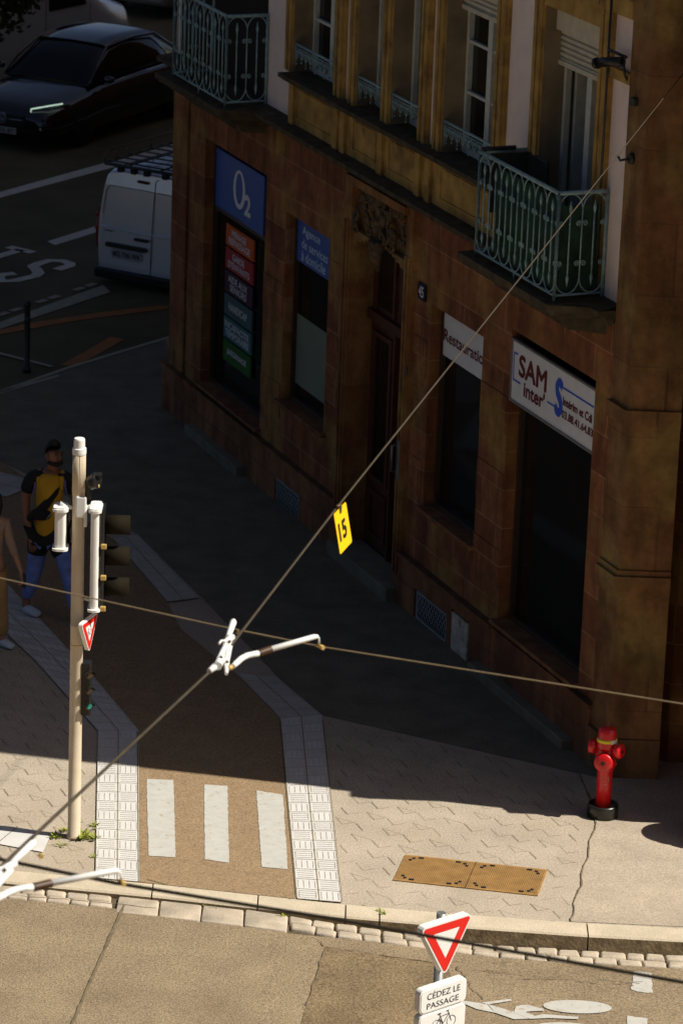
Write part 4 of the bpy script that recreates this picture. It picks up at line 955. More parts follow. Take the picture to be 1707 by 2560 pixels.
# yellow tag 15
o=Vector((-0.013,19.156,5.840))
t=empty('number_tag',o,R(75),label='yellow plate with black 15 hanging from the diagonal cable',cat='tag')
mx=Matrix.Rotation(R(-11),4,'X')@Matrix(((1,0,0,0),(0,0,-1,0),(0,1,0,0),(0,0,0,1)))
b=MB(); b.plate(rrect(-.12,.12,-.235,-.005,.012),mx,.003); obj('plate',b,yellow,t)
b=MB(); texts(b,[('15',-.015,-.125,.145,.105)],mx,t=.0045,bold=.05); obj('lettering',b,ink,t)
b=MB(); b.box(-.02,.02,-.01,.014,-.05,.012); b.tube([(-.045,0,.016),(.0,-.01,.018),(.02,0,.01)],.006,6); b.tube([(-.03,.01,.0),(.015,.01,.004)],.006,6); obj('clip',b,mat('dark_bronze_clip',(.12,.09,.05),.4,metal=.5),t)
# ---------------------------------------------------------------- facade fittings
def onf(u,w_,z): return BM@Vector((u,w_,z))
t=empty('wall_spotlight',onf(-.20,.03,6.20),BR,label='black cylindrical spotlight on the ochre wall beside the open window',cat='spotlight')
b=MB(); b.tube([(-.16,.05,.04),(-.04,.11,.02),(.08,.17,-.01)],.042,14); b.tube([(.07,.165,-.01),(.10,.18,-.02)],[.05,.046],14); obj('lamp_body',b,black,t)
b=MB(); b.tube([(-.17,.0,-.12),(-.21,.05,-.06),(-.20,.06,.02),(-.15,.05,.05)],.012,6); obj('bracket',b,black,t)
t=empty('pilaster_hook',BM@Vector((-.57,.04,5.95)),BR,label='small dark iron plate high on the corner pilaster',cat='wall hook')
b=MB(); b.box(-.04,.04,0,.05,-.04,.03,bev=.01); obj('plate',b,darkiron,t)
t=empty('pilaster_hook',BM@Vector((-.56,.04,5.46)),BR,label='round iron wall hook on the corner pilaster above the balcony',cat='wall hook')
b=MB(); b.tube([(0,0,0),(0,.03,0)],[.05,.045],16); b.tube([(0,.03,0),(.04,.09,-.02),(.06,.10,.01)],.012,6); obj('hook',b,darkiron,t)
t=empty('downpipe_cable',BM@Vector((.02,.03,5.3)),BR,label='thin dark cable running down beside the open window surround',cat='cable')
b=MB(); b.tube([(-.06,.03,-1.0),(-.06,.03,.70),(-.06,.03,1.5)],.012,6); b.tube([(-.06,.03,.98),(-.4,.03,.98)],.014,6); obj('cable',b,darkiron,t)
# ---------------------------------------------------------------- tree at the upper left
t=empty('street_tree',(-6.6,45.2,0),0,label='dark leafy tree hanging into the upper left corner',cat='tree')
b=MB(); b.tube([(0,0,-.1),(.05,0,1.5),(.1,.1,3.2),(.4,0,4.6),(1.0,-.1,5.6)],[.2,.16,.13,.1,.05],12)
b.tube([(.1,.1,3.2),(-.5,.3,4.5),(-1,.5,5.6)],[.1,.07,.03],8); b.tube([(.3,0,4.2),(1.2,-.2,4.6),(2.0,-.3,4.7)],[.07,.05,.02],8); obj('trunk',b,mat('bark',(.06,.045,.03),.9,var=.4,scale=15,bump=.6),t)
b=MB(); rn=random.Random(12)
lobes=[(2.05,0,4.10,.66),(1.75,.1,3.75,.55),(2.3,.1,4.5,.7),(1.35,0,4.45,.80),(.9,-.2,5.3,1.1),(2.0,.1,5.6,.85),(0,.3,5.8,1.2),(-1,0,5.6,1.1),(1.4,.5,6.5,1.1),(0,0,7,1.2)]
for (x,y,z,r) in lobes:
    for k in range(int(2600*r*r)):
        v=Vector((rn.gauss(0,1),rn.gauss(0,1),rn.gauss(0,1))).normalized()*r*rn.random()**.38*(1+.12*math.sin(7*k%6.28))
        p=Vector((x,y,z))+v; a=Vector((rn.gauss(0,1),rn.gauss(0,1),rn.gauss(0,1))).normalized()*.05; c_=a.orthogonal().normalized()*.032
        b.add([p-a,p+c_,p+a,p-c_],[(0,1,2,3)])
obj('crown',b,mat('dark_leaves',(.030,.045,.012),.7,var=.5,scale=2),t)
# ---------------------------------------------------------------- vehicles
RD=R(-30.5)
def loft(b,rings,mi=0,cap=True,smooth=True):
    n=len(rings[0]); vs=[p for r in rings for p in r]
    b.add(vs,[(i*n+k,i*n+(k+1)%n,(i+1)*n+(k+1)%n,(i+1)*n+k) for i in range(len(rings)-1) for k in range(n)],mi,smooth)
    if cap:
        o=len(b.v)-len(vs); m=len(rings)
        b.f.append([o+k for k in range(n)][::-1]); b.m.append(mi); b.sm.append(False)
        b.f.append([o+(m-1)*n+k for k in range(n)]); b.m.append(mi); b.sm.append(False)
def wheels(e,pos,r,wd):
    for x,y in pos:
        b=MB(); mm=Matrix.Translation((x,y,r))@Matrix.Rotation(R(90),4,'Y'); b.lathe([(r*.6,-wd/2),(r*.95,-wd/2),(r,-wd/4),(r,wd/4),(r*.95,wd/2),(r*.6,wd/2)],24,mx=mm); w_=obj('wheel',b,tyre,e)
        b=MB(); b.lathe([(.0001,-wd/2+.02),(r*.6,-wd/2+.01),(r*.6,wd/2-.01),(.0001,wd/2-.02)],18,mx=mm); obj('rim',b,grey_m,w_)
def secv(y,hw,zb,zt,tap,rad,dy=0):   # van section: rounded box narrowing upwards
    P=[]; h=zt-zb
    pts=[(-hw*.94,zb),(hw*.94,zb)]
    side=[(0,.06,.97),(0,.30,1.0),(0,.52,.995),(0,.70,.965),(0,.86,.925),(0,.93,.89),(0,.975,.82),(0,1.0,.62)]
    P=[( hw*.93,zb)]+[( hw*k,zb+h*t) for _,t,k in side]+[(0,zt+.015)]+[(-hw*k,zb+h*t) for _,t,k in side[::-1]]+[(-hw*.93,zb)]
    return [(x,y+dy*((z-zb)/h)**2,z) for x,z in P]
def van(loc,rz_,W,H,Lg,label,rack=True,plate='BQ 736 XN'):
    e=empty('van',loc,rz_,label=label,cat='van'); hw=W/2
    b=MB(); zb=.17
    loft(b,[secv(.0,hw*.965,zb+.01,H*.97,0,0,.10),secv(.03,hw*.99,zb,H*.985,0,0,.10),secv(.12,hw,zb,H,0,0,.08),secv(Lg*.45,hw,zb,H,0,0),secv(Lg*.66,hw,zb,H*.98,0,0),secv(Lg*.80,hw*.97,zb,H*.66,0,0),secv(Lg*.95,hw*.93,zb,H*.52,0,0),secv(Lg,hw*.85,zb+.05,H*.40,0,0)])
    body=obj('body',b,van_w,e)
    yr=lambda z: .10*max(0,(z-zb)/(H*.97-zb))**2-.004
    dk=mat('seam_rubber',(.02,.022,.025),.6)
    def line(parent,pts,r=.0055,m_=dk,nm='door_seam'):
        q=MB(); q.tube([(x,yr(z),z) for x,z in pts],r,5); return obj(nm,q,m_,parent)
    xs=-hw+W*.53
    d1=[(xs,zb+.02)]+[(xs,zb+(H-zb)*k) for k in (.2,.4,.6,.8,.93)]+[(xs+.04,H*.955)]
    line(e,d1)
    line(e,[(-hw*.90,H*.60),(-hw*.86,H*.80),(-hw*.80,H*.845),(-.1,H*.85),(xs-.02,H*.845)],.004)
    line(e,[(xs+.03,H*.845),(hw*.8,H*.84),(hw*.86,H*.80),(hw*.9,H*.6)],.004)
    q=MB(); q.tube([(x,yr(H*.50-.05*(1-abs(x)/hw))-.002,H*.50-.03*(1-(x/hw)**2)) for x in [-hw*.92+W*.92*i/12 for i in range(13)]],.012,8); obj('door_crease',q,van_w,e)
    def slot(x0,x1,z0,z1,m_,nm,t=.02):
        q=MB(); y=yr((z0+z1)/2); q.prism([],0,0) if 0 else None
        q.plate(rrect(x0,x1,z0,z1,(z1-z0)*.45),Matrix(((1,0,0,0),(0,0,-1,y+.005),(0,1,0,0),(0,0,0,1))),t); return obj(nm,q,m_,e)
    slot(-hw+W*.36,-hw+W*.47,H*.905,H*.93,mat('dark_red_lamp',(.09,.012,.01),.3),'brake_light')
    slot(-hw+W*.37,-hw+W*.50,H*.415,H*.44,black,'door_handle',.03); slot(-hw+W*.08,-hw+W*.15,H*.455,H*.465,grey_m,'hinge')
    slot(hw-W*.1,hw-W*.04,H*.455,H*.465,grey_m,'hinge')
    slot(-hw+W*.10,-hw+W*.49,H*.325,H*.365,mat('dark_bronze_trim',(.035,.03,.02),.4),'plate_trim',.035)
    pl=slot(-hw+W*.15,-hw+W*.45,H*.235,H*.31,mat('plate_pale',(.42,.42,.40),.5),'number_plate',.016)
    q=MB(); texts(q,[(plate,0,0,W*.25,H*.05)],Matrix(((1,0,0,-hw+W*.30),(0,0,-1,yr(H*.27)-.014),(0,1,0,H*.272),(0,0,0,1))),bold=.02); obj('lettering',q,ink,pl)
    q=MB(); q.box(-hw*1.0,hw*1.0,-.05,.16,zb-.10,zb+.04,bev=.03); obj('bumper',q,black,e)
    for s in (-1,1):
        q=MB(); x=s*hw*1.0; q.tube([(x-s*.012,.05,H*.30),(x,.05,H*.45),(x-s*.015,.08,H*.66)],[.03,.035,.025],10); tlamp=obj('tail_light',q,mat('tail_lamp_red',(.20,.008,.006),.25),e)
        q=MB(); q.ball((x+s*.01,.02,H*.47),.024); q.ball((x+s*.008,.03,H*.58),.022); obj('reflector',q,mat('bright_red_reflector',(.65,.02,.02),.2),tlamp)
    # side glass at the cab
    for s in (-1,1):
        q=MB(); k=hw*1.0; q.add([(s*k*1.002,Lg*.50,H*.60),(s*k*1.002,Lg*.70,H*.60),(s*k*.962,Lg*.66,H*.86),(s*k*.962,Lg*.50,H*.88)],[(0,1,2,3)]); obj('side_window',q,glass,e)
        q=MB(); q.tube([(s*k*1.004,Lg*.48,H*.15),(s*k*1.004,Lg*.48,H*.6),(s*k*.965,Lg*.48,H*.9)],.005,4); q.tube([(s*k*1.004,Lg*.72,H*.15),(s*k*1.004,Lg*.72,H*.6)],.005,4); obj('door_seam',q,dk,e)
    q=MB(); q.add([(-hw*.75,Lg*.67,H*.955),(hw*.75,Lg*.67,H*.955),(hw*.88,Lg*.80,H*.68),(-hw*.88,Lg*.80,H*.68)],[(0,1,2,3)]); obj('windscreen',q,glass,e)
    wheels(e,[(-hw+.1,Lg*.16),(hw-.1,Lg*.16),(-hw+.1,Lg*.80),(hw-.1,Lg*.80)],.30,.2)
    if rack:
        tan=mat('tan_rack_tube',(.20,.15,.07),.5,var=.2); q=MB(); zr=H+.06
        for s in (-1,1):
            q.tube([(s*hw*.88,.05,zr),(s*hw*.88,Lg*.6,zr)],.022,8); q.tube([(s*hw*.88,.05,zr),(s*hw*.88,.02,zr+.06),(s*hw*.88,.10,zr+.15),(s*hw*.88,Lg*.6,zr+.15)],.012,8)
            for k in (.3,.55,1.1,1.8): q.tube([(s*hw*.88,k,zr),(s*hw*.88,k,zr+.15)],.012,6)
        r_=obj('roof_rack',q,tan,e)
        q=MB()
        for k in range(9): q.tube([(-hw*.88,.12+k*.24,zr+.02),(hw*.88,.12+k*.24,zr+.02)],.012,6)
        q.tube([(-hw*.86,.02,zr),(hw*.86,.02,zr)],.024,8); q.tube([(-hw*.4,.03,zr+.02),(-hw*.4,2,zr+.02)],.012,6); q.tube([(hw*.2,.03,zr+.02),(hw*.2,2,zr+.02)],.012,6)
        obj('crossbar',q,darkiron,r_)
        q=MB()
        for k in (-.55,-.3,-.05,.3,.6): q.box(hw*k-.04,hw*k+.04,-.02,.06,H*.985,H+.05,bev=.01)
        obj('rack_foot',q,black,r_)
    return e
van((-2.62,46.17,0),RD,1.62,1.52,3.6,'white van with a roof rack seen from behind at the building corner')
van((-7.15,57.9,0),R(-33),1.85,1.95,4.9,'large white van partly cut by the top edge behind the black car',rack=False,plate='CF 482 RD')
def car(loc,rz_,W,H,Lg,paint_m,label,lit=True,emblem=True,plate='FH 576 BT'):
    e=empty('car',loc,rz_,label=label,cat='car'); hw=W/2
    def sec(y,k,zb,zs,zt):   # half width factor, bottom, shoulder, top
        P=[(.90,zb),(1.0,zb+.12),(1.02,(zb+zs)/2),(1.0,zs),(.93,zs+.05),(.80,zt-.01),(.45,zt+.015),(0,zt+.025)]
        return [(hw*k*a,y,z) for a,z in P]+[(-hw*k*a,y,z) for a,z in P[-2::-1]]
    b=MB(); F=lambda t:Lg/2-Lg*t
    S=[(0,.72,.30,.42,.50),(.012,.84,.22,.50,.60),(.05,.93,.18,.58,.68),(.12,.975,.17,.64,.755),(.24,1,.17,.72,.83),(.32,1,.17,.78,.88),(.55,1,.17,.82,.90),(.78,1,.17,.84,.92),(.92,.96,.2,.82,.93),(.985,.88,.24,.74,.86),(1,.80,.32,.6,.72)]
    loft(b,[sec(F(t),k,a,s*H/1.42,z*H/1.42) for t,k,a,s,z in S]); obj('body',b,paint_m,e)
    z0=.86*H/1.42
    def cab(y,k,zt,kt,zb=z0):
        P=[(k,zb),(k*.97,zb+(zt-zb)*.35),(kt*1.04,zb+(zt-zb)*.8),(kt*.97,zt-.03),(kt*.7,zt),(0,zt+.015)]
        return [(hw*a,y,z) for a,z in P]+[(-hw*a,y,z) for a,z in P[-2::-1]]
    b=MB(); loft(b,[cab(F(.27),.88,z0+.02,.80),cab(F(.44),.93,H*.965,.70),cab(F(.55),.94,H,.72),cab(F(.72),.93,H*.985,.70),cab(F(.93),.84,z0+.05,.74)]); obj('greenhouse',b,glass,e)
    b=MB(); rr_=[]
    for y,h,k in [(F(.435),H*.968,.66),(F(.50),H*1.0,.68),(F(.60),H*1.012,.69),(F(.74),H*.99,.66)]:
        rr_.append([(hw*k,y,h-.035),(hw*k*.97,y,h-.005),(hw*k*.6,y,h+.012),(0,y,h+.02),(-hw*k*.6,y,h+.012),(-hw*k*.97,y,h-.005),(-hw*k,y,h-.035)])
    n=7; b.add([p for r in rr_ for p in r],[(i*n+k,i*n+k+1,(i+1)*n+k+1,(i+1)*n+k) for i in range(3) for k in range(6)],0,True); obj('roof',b,paint_m,e)
    b=MB()
    for s in (-1,1):
        b.tube([(s*hw*.86,F(.275),z0+.03),(s*hw*.80,F(.35),z0+.28*H/1.42),(s*hw*.70,F(.435),H*.955),(s*hw*.72,F(.6),H*.99),(s*hw*.71,F(.74),H*.97),(s*hw*.86,F(.92),z0+.06)],.022,6)
    obj('pillar',b,paint_m,e)
    for s in (-1,1):
        b=MB(); b.tube([(s*hw*.985,F(.33),z0+.0),(s*hw*.99,F(.55),z0+.04),(s*hw*.975,F(.84),z0+.06)],.012,6); obj('window_trim',b,mat('chrome_trim',(.55,.6,.7),.12,metal=1),e)
        b=MB(); b.ball((s*hw*1.10,F(.32),z0+.10),.09,sc=(1.1,.6,.65)); obj('door_mirror',b,paint_m,e)
        b=MB(); b.tube([(s*hw*.52,F(.035),.60*H/1.42),(s*hw*.80,F(.07),.66*H/1.42),(s*hw*.94,F(.12),.70*H/1.42)],[.04,.045,.02],10); hl=obj('headlight',b,mat('headlight_glass',(.04,.045,.05),.08,coat=1),e)
        if lit:
            b=MB(); b.tube([(s*hw*.50,F(.018),.565*H/1.42),(s*hw*.53,F(.012),.66*H/1.42),(s*hw*.80,F(.04),.72*H/1.42),(s*hw*.92,F(.085),.735*H/1.42)],.010,6); obj('light_strip',b,mat('day_running_light',(.62,.85,.68),.3,emit=.7),hl)
    b=MB(); b.box(-hw*.45,hw*.45,F(.0)-.03,F(0)+.012,.36*H/1.42,.56*H/1.42,bev=.02); g_=obj('grille',b,black,e)
    b=MB()
    if emblem:
        b.lathe([(.085,0),(.095,.008),(.085,.016)],20,mx=Matrix.Translation((0,F(0)+.012,.47*H/1.42))@Matrix.Rotation(R(-90),4,'X'))
        for k in range(3): q=R(90+120*k); b.tube([(0,F(0)+.022,.47*H/1.42),(.085*math.cos(q),F(0)+.022,.47*H/1.42+.085*math.sin(q))],[.014,.004],5)
        for s in (-1,1): b.tube([(s*.11,F(0)+.02,.47*H/1.42),(s*hw*.44,F(0)+.0,.48*H/1.42)],.012,5)
        obj('emblem',b,mat('emblem_chrome',(.35,.42,.5),.2,metal=1),g_)
    b=MB(); b.box(-.26,.26,F(0)+.005,F(0)+.022,.24,.34,bev=.006); pl=obj('number_plate',b,mat('plate_pale',(.42,.42,.40)),e)
    b=MB(); texts(b,[(plate,0,0,.44,.07)],Matrix(((-1,0,0,0),(0,0,1,F(0)+.0225),(0,1,0,.29),(0,0,0,1))),bold=.02); obj('lettering',b,ink,pl)
    wheels(e,[(-hw+.1,F(.2)),(hw-.1,F(.2)),(-hw+.1,F(.82)),(hw-.1,F(.82))],.33,.2)
    return e
th=R(62); d=Vector((math.cos(th),math.sin(th)))
c0=Vector((-5.30,54.35))+d*2.2
car((c0.x,c0.y,0),th+R(90),1.80,1.40,4.4,car_b,'glossy black saloon with a lit headlight strip facing the camera')
car((-3.05,67.6,0),R(-30),1.75,1.42,4.3,mat('silver_beige_paint',(.42,.38,.32),.3,coat=1),'pale silver car cut by the top edge beside the left balcony',lit=False,emblem=False,plate='DK 219 LM')
# ---------------------------------------------------------------- people: one skinned body each, clothes and hair as parts
def skin(name,pts,edges,m_,parent,sub=2,**k):
    me=bpy.data.meshes.new(name); me.from_pydata([p[0] for p in pts],edges,[]); o=bpy.data.objects.new(name,me); C.objects.link(o)
    s=o.modifiers.new('skin','SKIN'); s.use_smooth_shade=True
    for i,p in enumerate(pts):
        r=p[1]; r=(r,r) if not isinstance(r,tuple) else r; me.skin_vertices[0].data[i].radius=r; me.skin_vertices[0].data[i].use_root=(i==0)
    ss=o.modifiers.new('sub','SUBSURF'); ss.levels=sub; ss.render_levels=sub
    dg=bpy.context.evaluated_depsgraph_get(); m2=bpy.data.meshes.new_from_object(o.evaluated_get(dg)); m2.name=name
    bpy.data.objects.remove(o); bpy.data.meshes.remove(me); m2.materials.clear(); m2.materials.append(m_)
    for p in m2.polygons: p.use_smooth=True
    o=bpy.data.objects.new(name,m2); C.objects.link(o)
    if parent: o.parent=parent
    return prop(o,**k)
def head(e,body,cx,cy,cz,s,yaw,sk,hair_m,beard=False,long=False):
    M_=Matrix.Translation((cx,cy,cz))@Matrix.Rotation(yaw,4,'Z'); sc=s
    T_=lambda x,y,z: M_@Vector((x*sc,y*sc,z*sc))      # local -y is the face
    b=MB(); 
    for sx_ in (-1,1): b.ball(T_(sx_*.032,-.086,.012),.010*sc,seg=8)
    obj('eyes',b,mat('dark_eye',(.03,.02,.015),.3),body)
    b=MB(); b.tube([T_(0,-.088,.02),T_(0,-.112,-.018),T_(0,-.092,-.03)],[.008*sc,.015*sc,.008*sc],8)
    for sx_ in (-1,1): b.ball(T_(sx_*.082,.005,-.005),.022*sc,seg=8,sc=(.45,.8,1.2)); 
    obj('nose_and_ears',b,sk,body)
    b=MB(); b.tube([T_(-.026,-.092,-.055),T_(0,-.100,-.052),T_(.026,-.092,-.055)],.006*sc,6); obj('mouth',b,mat('lips',(.16,.05,.04),.5),body)
    b=MB(); 
    for sx_ in (-1,1): b.tube([T_(sx_*.016,-.096,.034),T_(sx_*.048,-.084,.036)],.0055*sc,5)
    obj('eyebrows',b,hair_m,body)
    bm=bmesh.new(); bmesh.ops.create_uvsphere(bm,u_segments=20,v_segments=14,radius=1)
    rn=random.Random(5)
    for v in list(bm.verts):
        if v.co.z<(.58 if v.co.y<-.3 else (-.02 if v.co.y<.25 else -.5)): v.tag=True
    bmesh.ops.delete(bm,geom=[v for v in bm.verts if v.tag],context='VERTS')
    for v in bm.verts: v.co=T_(v.co.x*.083*(1+rn.uniform(-.05,.06)),v.co.y*.100+.012,v.co.z*.108*(1+rn.uniform(-.04,.05))+.030)
    b=MB(); b.bm(bm,0,True)
    if long:
        b.tube([T_(0,.07,.05),T_(0,.11,-.03),T_(0,.10,-.16),T_(0,.07,-.26)],[.07*sc,.075*sc,.06*sc,.03*sc],12)
        for sx_ in (-1,1): b.tube([T_(sx_*.075,.0,.05),T_(sx_*.09,.02,-.08),T_(sx_*.08,.03,-.2)],[.03*sc,.035*sc,.02*sc],8)
    obj('hair',b,hair_m,e)
    if beard:
        b=MB()
        for k in range(9): q=R(-80+20*k); b.ball(T_(.062*math.sin(q),-.075*math.cos(q)+.0,-.075-.012*math.cos(q)),.022*sc,seg=8)
        obj('beard',b,hair_m,e)
def hand(b,wr,dr,side,s=1,curl=.6,spread=Vector((1,0,0))):
    """palm plus four fingers and a thumb as extra skin chains; returns pts,edges starting at wrist index"""
    dr=Vector(dr).normalized(); sp=Vector(spread).normalized(); nrm=dr.cross(sp).normalized()*side
    return dr,sp,nrm
def add_hand(P,E,iw,dr,sp,nrm,s=1,curl=.5):
    wr=Vector(P[iw][0]); dr=Vector(dr).normalized(); sp=Vector(sp).normalized(); nrm=Vector(nrm).normalized()
    pm=len(P); P.append((wr+dr*.05*s,(.036*s,.018*s))); E.append((iw,pm))
    for k,(o,l) in enumerate(((-.030,.072),(-.010,.082),(.010,.076),(.029,.060))):
        a=wr+dr*.088*s+sp*o*s; q=len(P); P.append((a,.0095*s)); E.append((pm,q))
        b_=a+(dr+nrm*curl*.5).normalized()*l*.5*s; P.append((b_,.0085*s)); E.append((q,q+1))
        P.append((b_+(dr+nrm*curl*1.5).normalized()*l*.5*s,.007*s)); E.append((q+1,q+2))
    q=len(P); P.append((wr+dr*.035*s-sp*.042*s,.011*s)); E.append((pm,q)); P.append((wr+dr*.075*s-sp*.056*s+nrm*.02*s,.009*s)); E.append((q,q+1))
skin_d=mat('tanned_skin',(.30,.13,.07),.55,var=.05); skin_l=mat('warm_skin',(.42,.21,.12),.55,var=.05)
jeans=mat('bright_blue_jeans',(.17,.25,.62),.8,var=.25,scale=12); shirt_b=mat('black_cotton',(.012,.012,.012),.9); vest_y=mat('yellow_jersey',(.62,.33,.01),.8,var=.12,scale=9)
purple=mat('violet_trim',(.22,.18,.5),.8); sneaker=mat('white_sneaker',(.58,.66,.72),.6,var=.08); hair_b=mat('black_hair',(.012,.010,.008),.6,var=.3,scale=60)
# man in yellow jersey, walking to the right
e=empty('person',(-2.90,33.50,0),0,label='walking man in yellow basketball jersey over a black T-shirt and blue jeans',cat='person')
hx,hy=.10,.0
PT=[((hx,0,.93),(.15,.11)),((hx+.005,0,1.12),(.14,.10)),((hx+.01,0,1.30),(.165,.105)),((hx+.015,0,1.42),(.13,.09)),((hx+.03,-.01,1.50),.052),((hx+.045,-.02,1.56),(.056,.06)),((hx+.05,-.03,1.64),(.076,.090)),((hx+.05,-.025,1.71),(.066,.078)),
 ((hx-.17,.0,1.405),.062),((hx-.225,.02,1.22),.048),((hx-.20,-.05,1.00),.038),((hx-.16,-.10,.86),.027),
 ((hx+.19,.02,1.405),.062),((hx+.25,.03,1.22),.048),((hx+.28,-.06,1.02),.038),((hx+.28,-.14,.90),.027),
 ((hx-.085,.02,.86),.095),((hx-.12,.05,.50),.062),((hx-.22,.09,.12),.042),((hx-.21,.06,.045),.040),((hx-.10,-.03,.035),.034),
 ((hx+.09,-.02,.86),.095),((hx+.22,-.12,.50),.062),((hx+.30,-.22,.12),.042),((hx+.31,-.24,.045),.040),((hx+.42,-.32,.035),.034)]
ED=[(0,1),(1,2),(2,3),(3,4),(4,5),(5,6),(6,7),(3,8),(8,9),(9,10),(10,11),(3,12),(12,13),(13,14),(14,15),(0,16),(16,17),(17,18),(18,19),(19,20),(0,21),(21,22),(22,23),(23,24),(24,25)]
add_hand(PT,ED,11,(.25,-.35,-1),(1,.2,0),(0,-1,0)); add_hand(PT,ED,15,(0,-.5,-1),(1,0,0),(0,-1,0))
body=skin('body',PT,ED,skin_d,e)
head(e,body,hx+.05,-.028,1.665,1.0,R(38),skin_d,hair_b,beard=True)
X_=lambda i,k=1,a=0: (PT[i][0],tuple(v*k+a for v in PT[i][1]) if isinstance(PT[i][1],tuple) else PT[i][1]*k+a)
skin('t_shirt',[X_(3,1.0,.004),((hx+.025,-.005,1.49),.082),X_(8,1,.02),((hx-.215,.015,1.25),.075),X_(12,1,.02),((hx+.24,.025,1.25),.075)],[(0,1),(0,2),(2,3),(0,4),(4,5)],shirt_b,e)
v_=skin('jersey',[((hx-.03,0,.82),(.195,.15)),((hx,0,.95),(.178,.138)),((hx+.005,0,1.12),(.172,.132)),((hx+.01,-.01,1.27),(.200,.150)),((hx+.014,-.015,1.37),(.190,.150)),((hx+.018,-.01,1.435),(.165,.135)),((hx+.02,.0,1.47),(.11,.10))],[(0,1),(1,2),(2,3),(3,4),(4,5),(5,6)],vest_y,e)
for sx_ in (-1,1):
    b=MB(); b.tube([(hx+.02+sx_*.095,-.095,1.33),(hx+.02+sx_*.105,-.075,1.43),(hx+.02+sx_*.105,.0,1.475),(hx+.02+sx_*.10,.08,1.42)],[.034,.030,.028,.034],8); obj('shoulder_strap',b,vest_y,e)
b=MB(); b.tube([(hx+.02+.085*math.sin(q),-.118-.02*math.cos(q)+.06*abs(math.sin(q)),1.365+.09*(1-math.cos(q))*.9) for q in [R(a) for a in range(-90,91,15)]],.009,6)
for sx_ in (-1,1): b.tube([(hx+.02+sx_*.165,-.075,1.27),(hx+.02+sx_*.145,-.085,1.35),(hx+.02+sx_*.140,-.06,1.43),(hx+.02+sx_*.135,.0,1.47)],.008,6)
obj('jersey_trim',b,purple,v_)
skin('jeans',[((hx,0,.93),(.165,.128)),X_(16,1,.018),X_(17,1,.025),((hx-.215,.085,.15),.062),X_(21,1,.018),X_(22,1,.03),((hx+.295,-.21,.14),.066)],[(0,1),(1,2),(2,3),(0,4),(4,5),(5,6)],jeans,e)
for (ax,ay,bx,by,dx,dy) in ((-.225,.09,-.16,.02,-.07,-.06),(.295,-.215,.36,-.28,.45,-.345)):
    skin('sneaker',[((hx+ax-.01,ay+.02,.06),(.052,.05)),((hx+bx,by,.055),(.055,.045)),((hx+dx,dy,.042),(.052,.032))],[(0,1),(1,2)],sneaker,e)
skin('long_shorts',[((hx,0,.90),(.172,.134)),X_(16,1,.034),((hx-.11,.04,.60),.105),X_(21,1,.034),((hx+.16,-.08,.62),.105)],[(0,1),(1,2),(0,3),(3,4)],shirt_b,e)
# sling bag worn by him
o=empty('sling_bag',(-2.90+hx,33.50,0),0,label='black sling bag worn across the yellow jersey',cat='bag')
b=MB(); b.tube([(.12,-.05,1.45),(.08,-.155,1.32),(-.01,-.165,1.20),(-.10,-.15,1.09),(-.18,-.06,1.02)],[.022,.03,.045,.05,.03],8); obj('strap',b,shirt_b,o)
b=MB(); b.ball((-.06,-.17,1.10),.085,sc=(1.2,.45,.75)); obj('pouch',b,shirt_b,o)
b=MB(); b.tube([(.0,-.235,1.07),(.02,-.235,1.10),(.045,-.225,1.13)],.006,6); obj('buckle',b,grey_m,o)
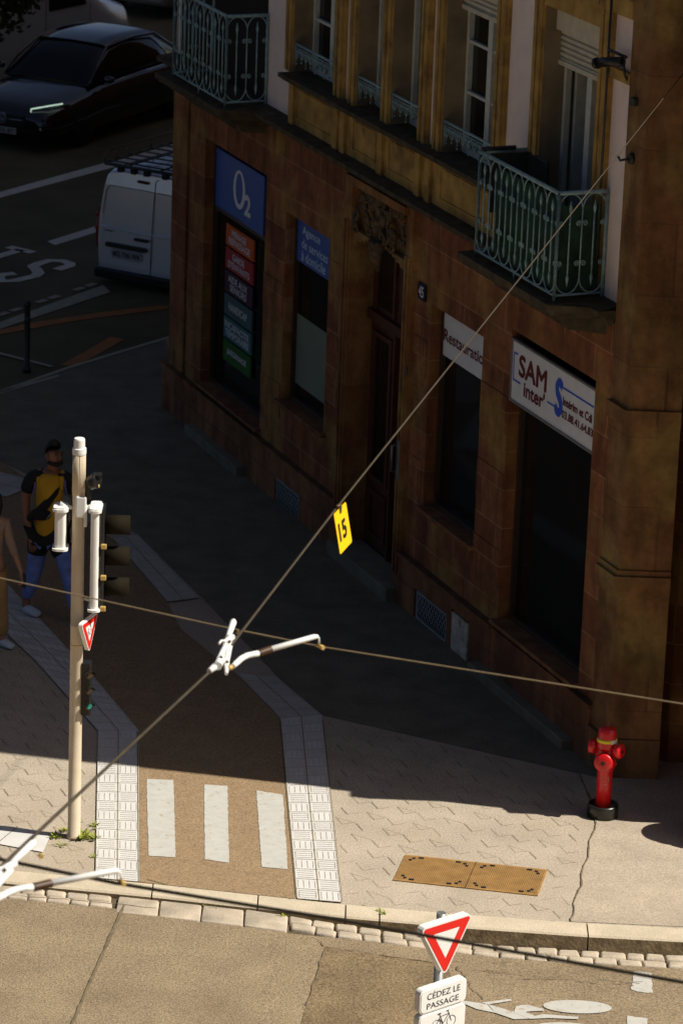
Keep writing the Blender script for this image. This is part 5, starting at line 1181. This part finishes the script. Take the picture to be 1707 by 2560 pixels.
# woman at the left edge
e=empty('person',(-3.27,32.64,0),0,label='woman in a beige long-sleeved top and tan trousers half cut by the left edge',cat='person')
top_m=mat('beige_top',(.36,.24,.16),.85,var=.1); tan_m=mat('tan_trousers',(.42,.25,.09),.85,var=.12,scale=9)
PT=[((0,0,.82),(.14,.10)),((0,0,1.0),(.11,.085)),((0,0,1.15),(.135,.09)),((.0,0,1.25),(.11,.075)),((.005,-.01,1.32),.042),((.01,-.015,1.37),(.046,.05)),((.01,-.02,1.44),(.068,.082)),((.01,-.02,1.50),(.058,.07)),
 ((.145,.0,1.235),.046),((.185,.0,1.05),.036),((.255,-.06,.90),.029),((.30,-.10,.79),.021),
 ((-.145,0,1.235),.046),((-.18,.02,1.05),.036),((-.18,-.04,.88),.029),((-.17,-.08,.76),.021),
 ((.075,0,.76),.085),((.09,.02,.44),.055),((.115,.0,.11),.036),((.12,-.01,.045),.036),((.19,-.07,.032),.030),
 ((-.075,0,.76),.085),((-.08,-.05,.44),.055),((-.10,.06,.11),.036),((-.10,.05,.045),.036),((-.06,-.04,.032),.030)]
ED=[(0,1),(1,2),(2,3),(3,4),(4,5),(5,6),(6,7),(3,8),(8,9),(9,10),(10,11),(3,12),(12,13),(13,14),(14,15),(0,16),(16,17),(17,18),(18,19),(19,20),(0,21),(21,22),(22,23),(23,24),(24,25)]
add_hand(PT,ED,11,(.25,-.2,-1),(.3,-1,0),(-1,-.3,0),.92,curl=1.2); add_hand(PT,ED,15,(0,-.2,-1),(1,0,0),(0,-1,0),.92)
body=skin('body',PT,ED,skin_l,e)
head(e,body,.01,-.02,1.46,.9,R(15),skin_l,hair_b,long=True)
skin('top',[((0,0,.84),(.15,.112)),X_(1,1,.012),X_(2,1,.012),((0,0,1.235),(.10,.08)),((.145,0,1.235),.056),((-.145,0,1.235),.056),((.185,.0,1.05),.046),((.25,-.055,.91),.04),((-.18,.02,1.05),.046),((-.18,-.035,.90),.04)],[(0,1),(1,2),(2,3),(3,4),(3,5),(4,6),(6,7),(5,8),(8,9)],top_m,e)
skin('trousers',[((0,0,.84),(.155,.115)),X_(16,1,.014),X_(17,1,.03),((.115,.0,.10),.075),X_(21,1,.014),X_(22,1,.03),((-.10,.06,.10),.075)],[(0,1),(1,2),(2,3),(0,4),(4,5),(5,6)],tan_m,e)
for ax,ay in ((.12,-.01),(-.10,.05)):
    skin('sneaker',[((ax-.015,ay+.02,.05),(.046,.042)),((ax+.05,ay-.045,.045),(.048,.036)),((ax+.115,ay-.10,.036),(.04,.026))],[(0,1),(1,2)],sneaker,e)
o=empty('phone',(-3.27+.33,32.64-.12,.73),R(20),label='small black phone held low in the woman’s hand',cat='phone')
b=MB(); b.box(-.012,.012,-.035,.035,-.09,.045,bev=.005); obj('case',b,black,o)
b=MB(); b.box(.0125,.0135,-.03,.03,-.083,.038); obj('screen',b,glass,o)
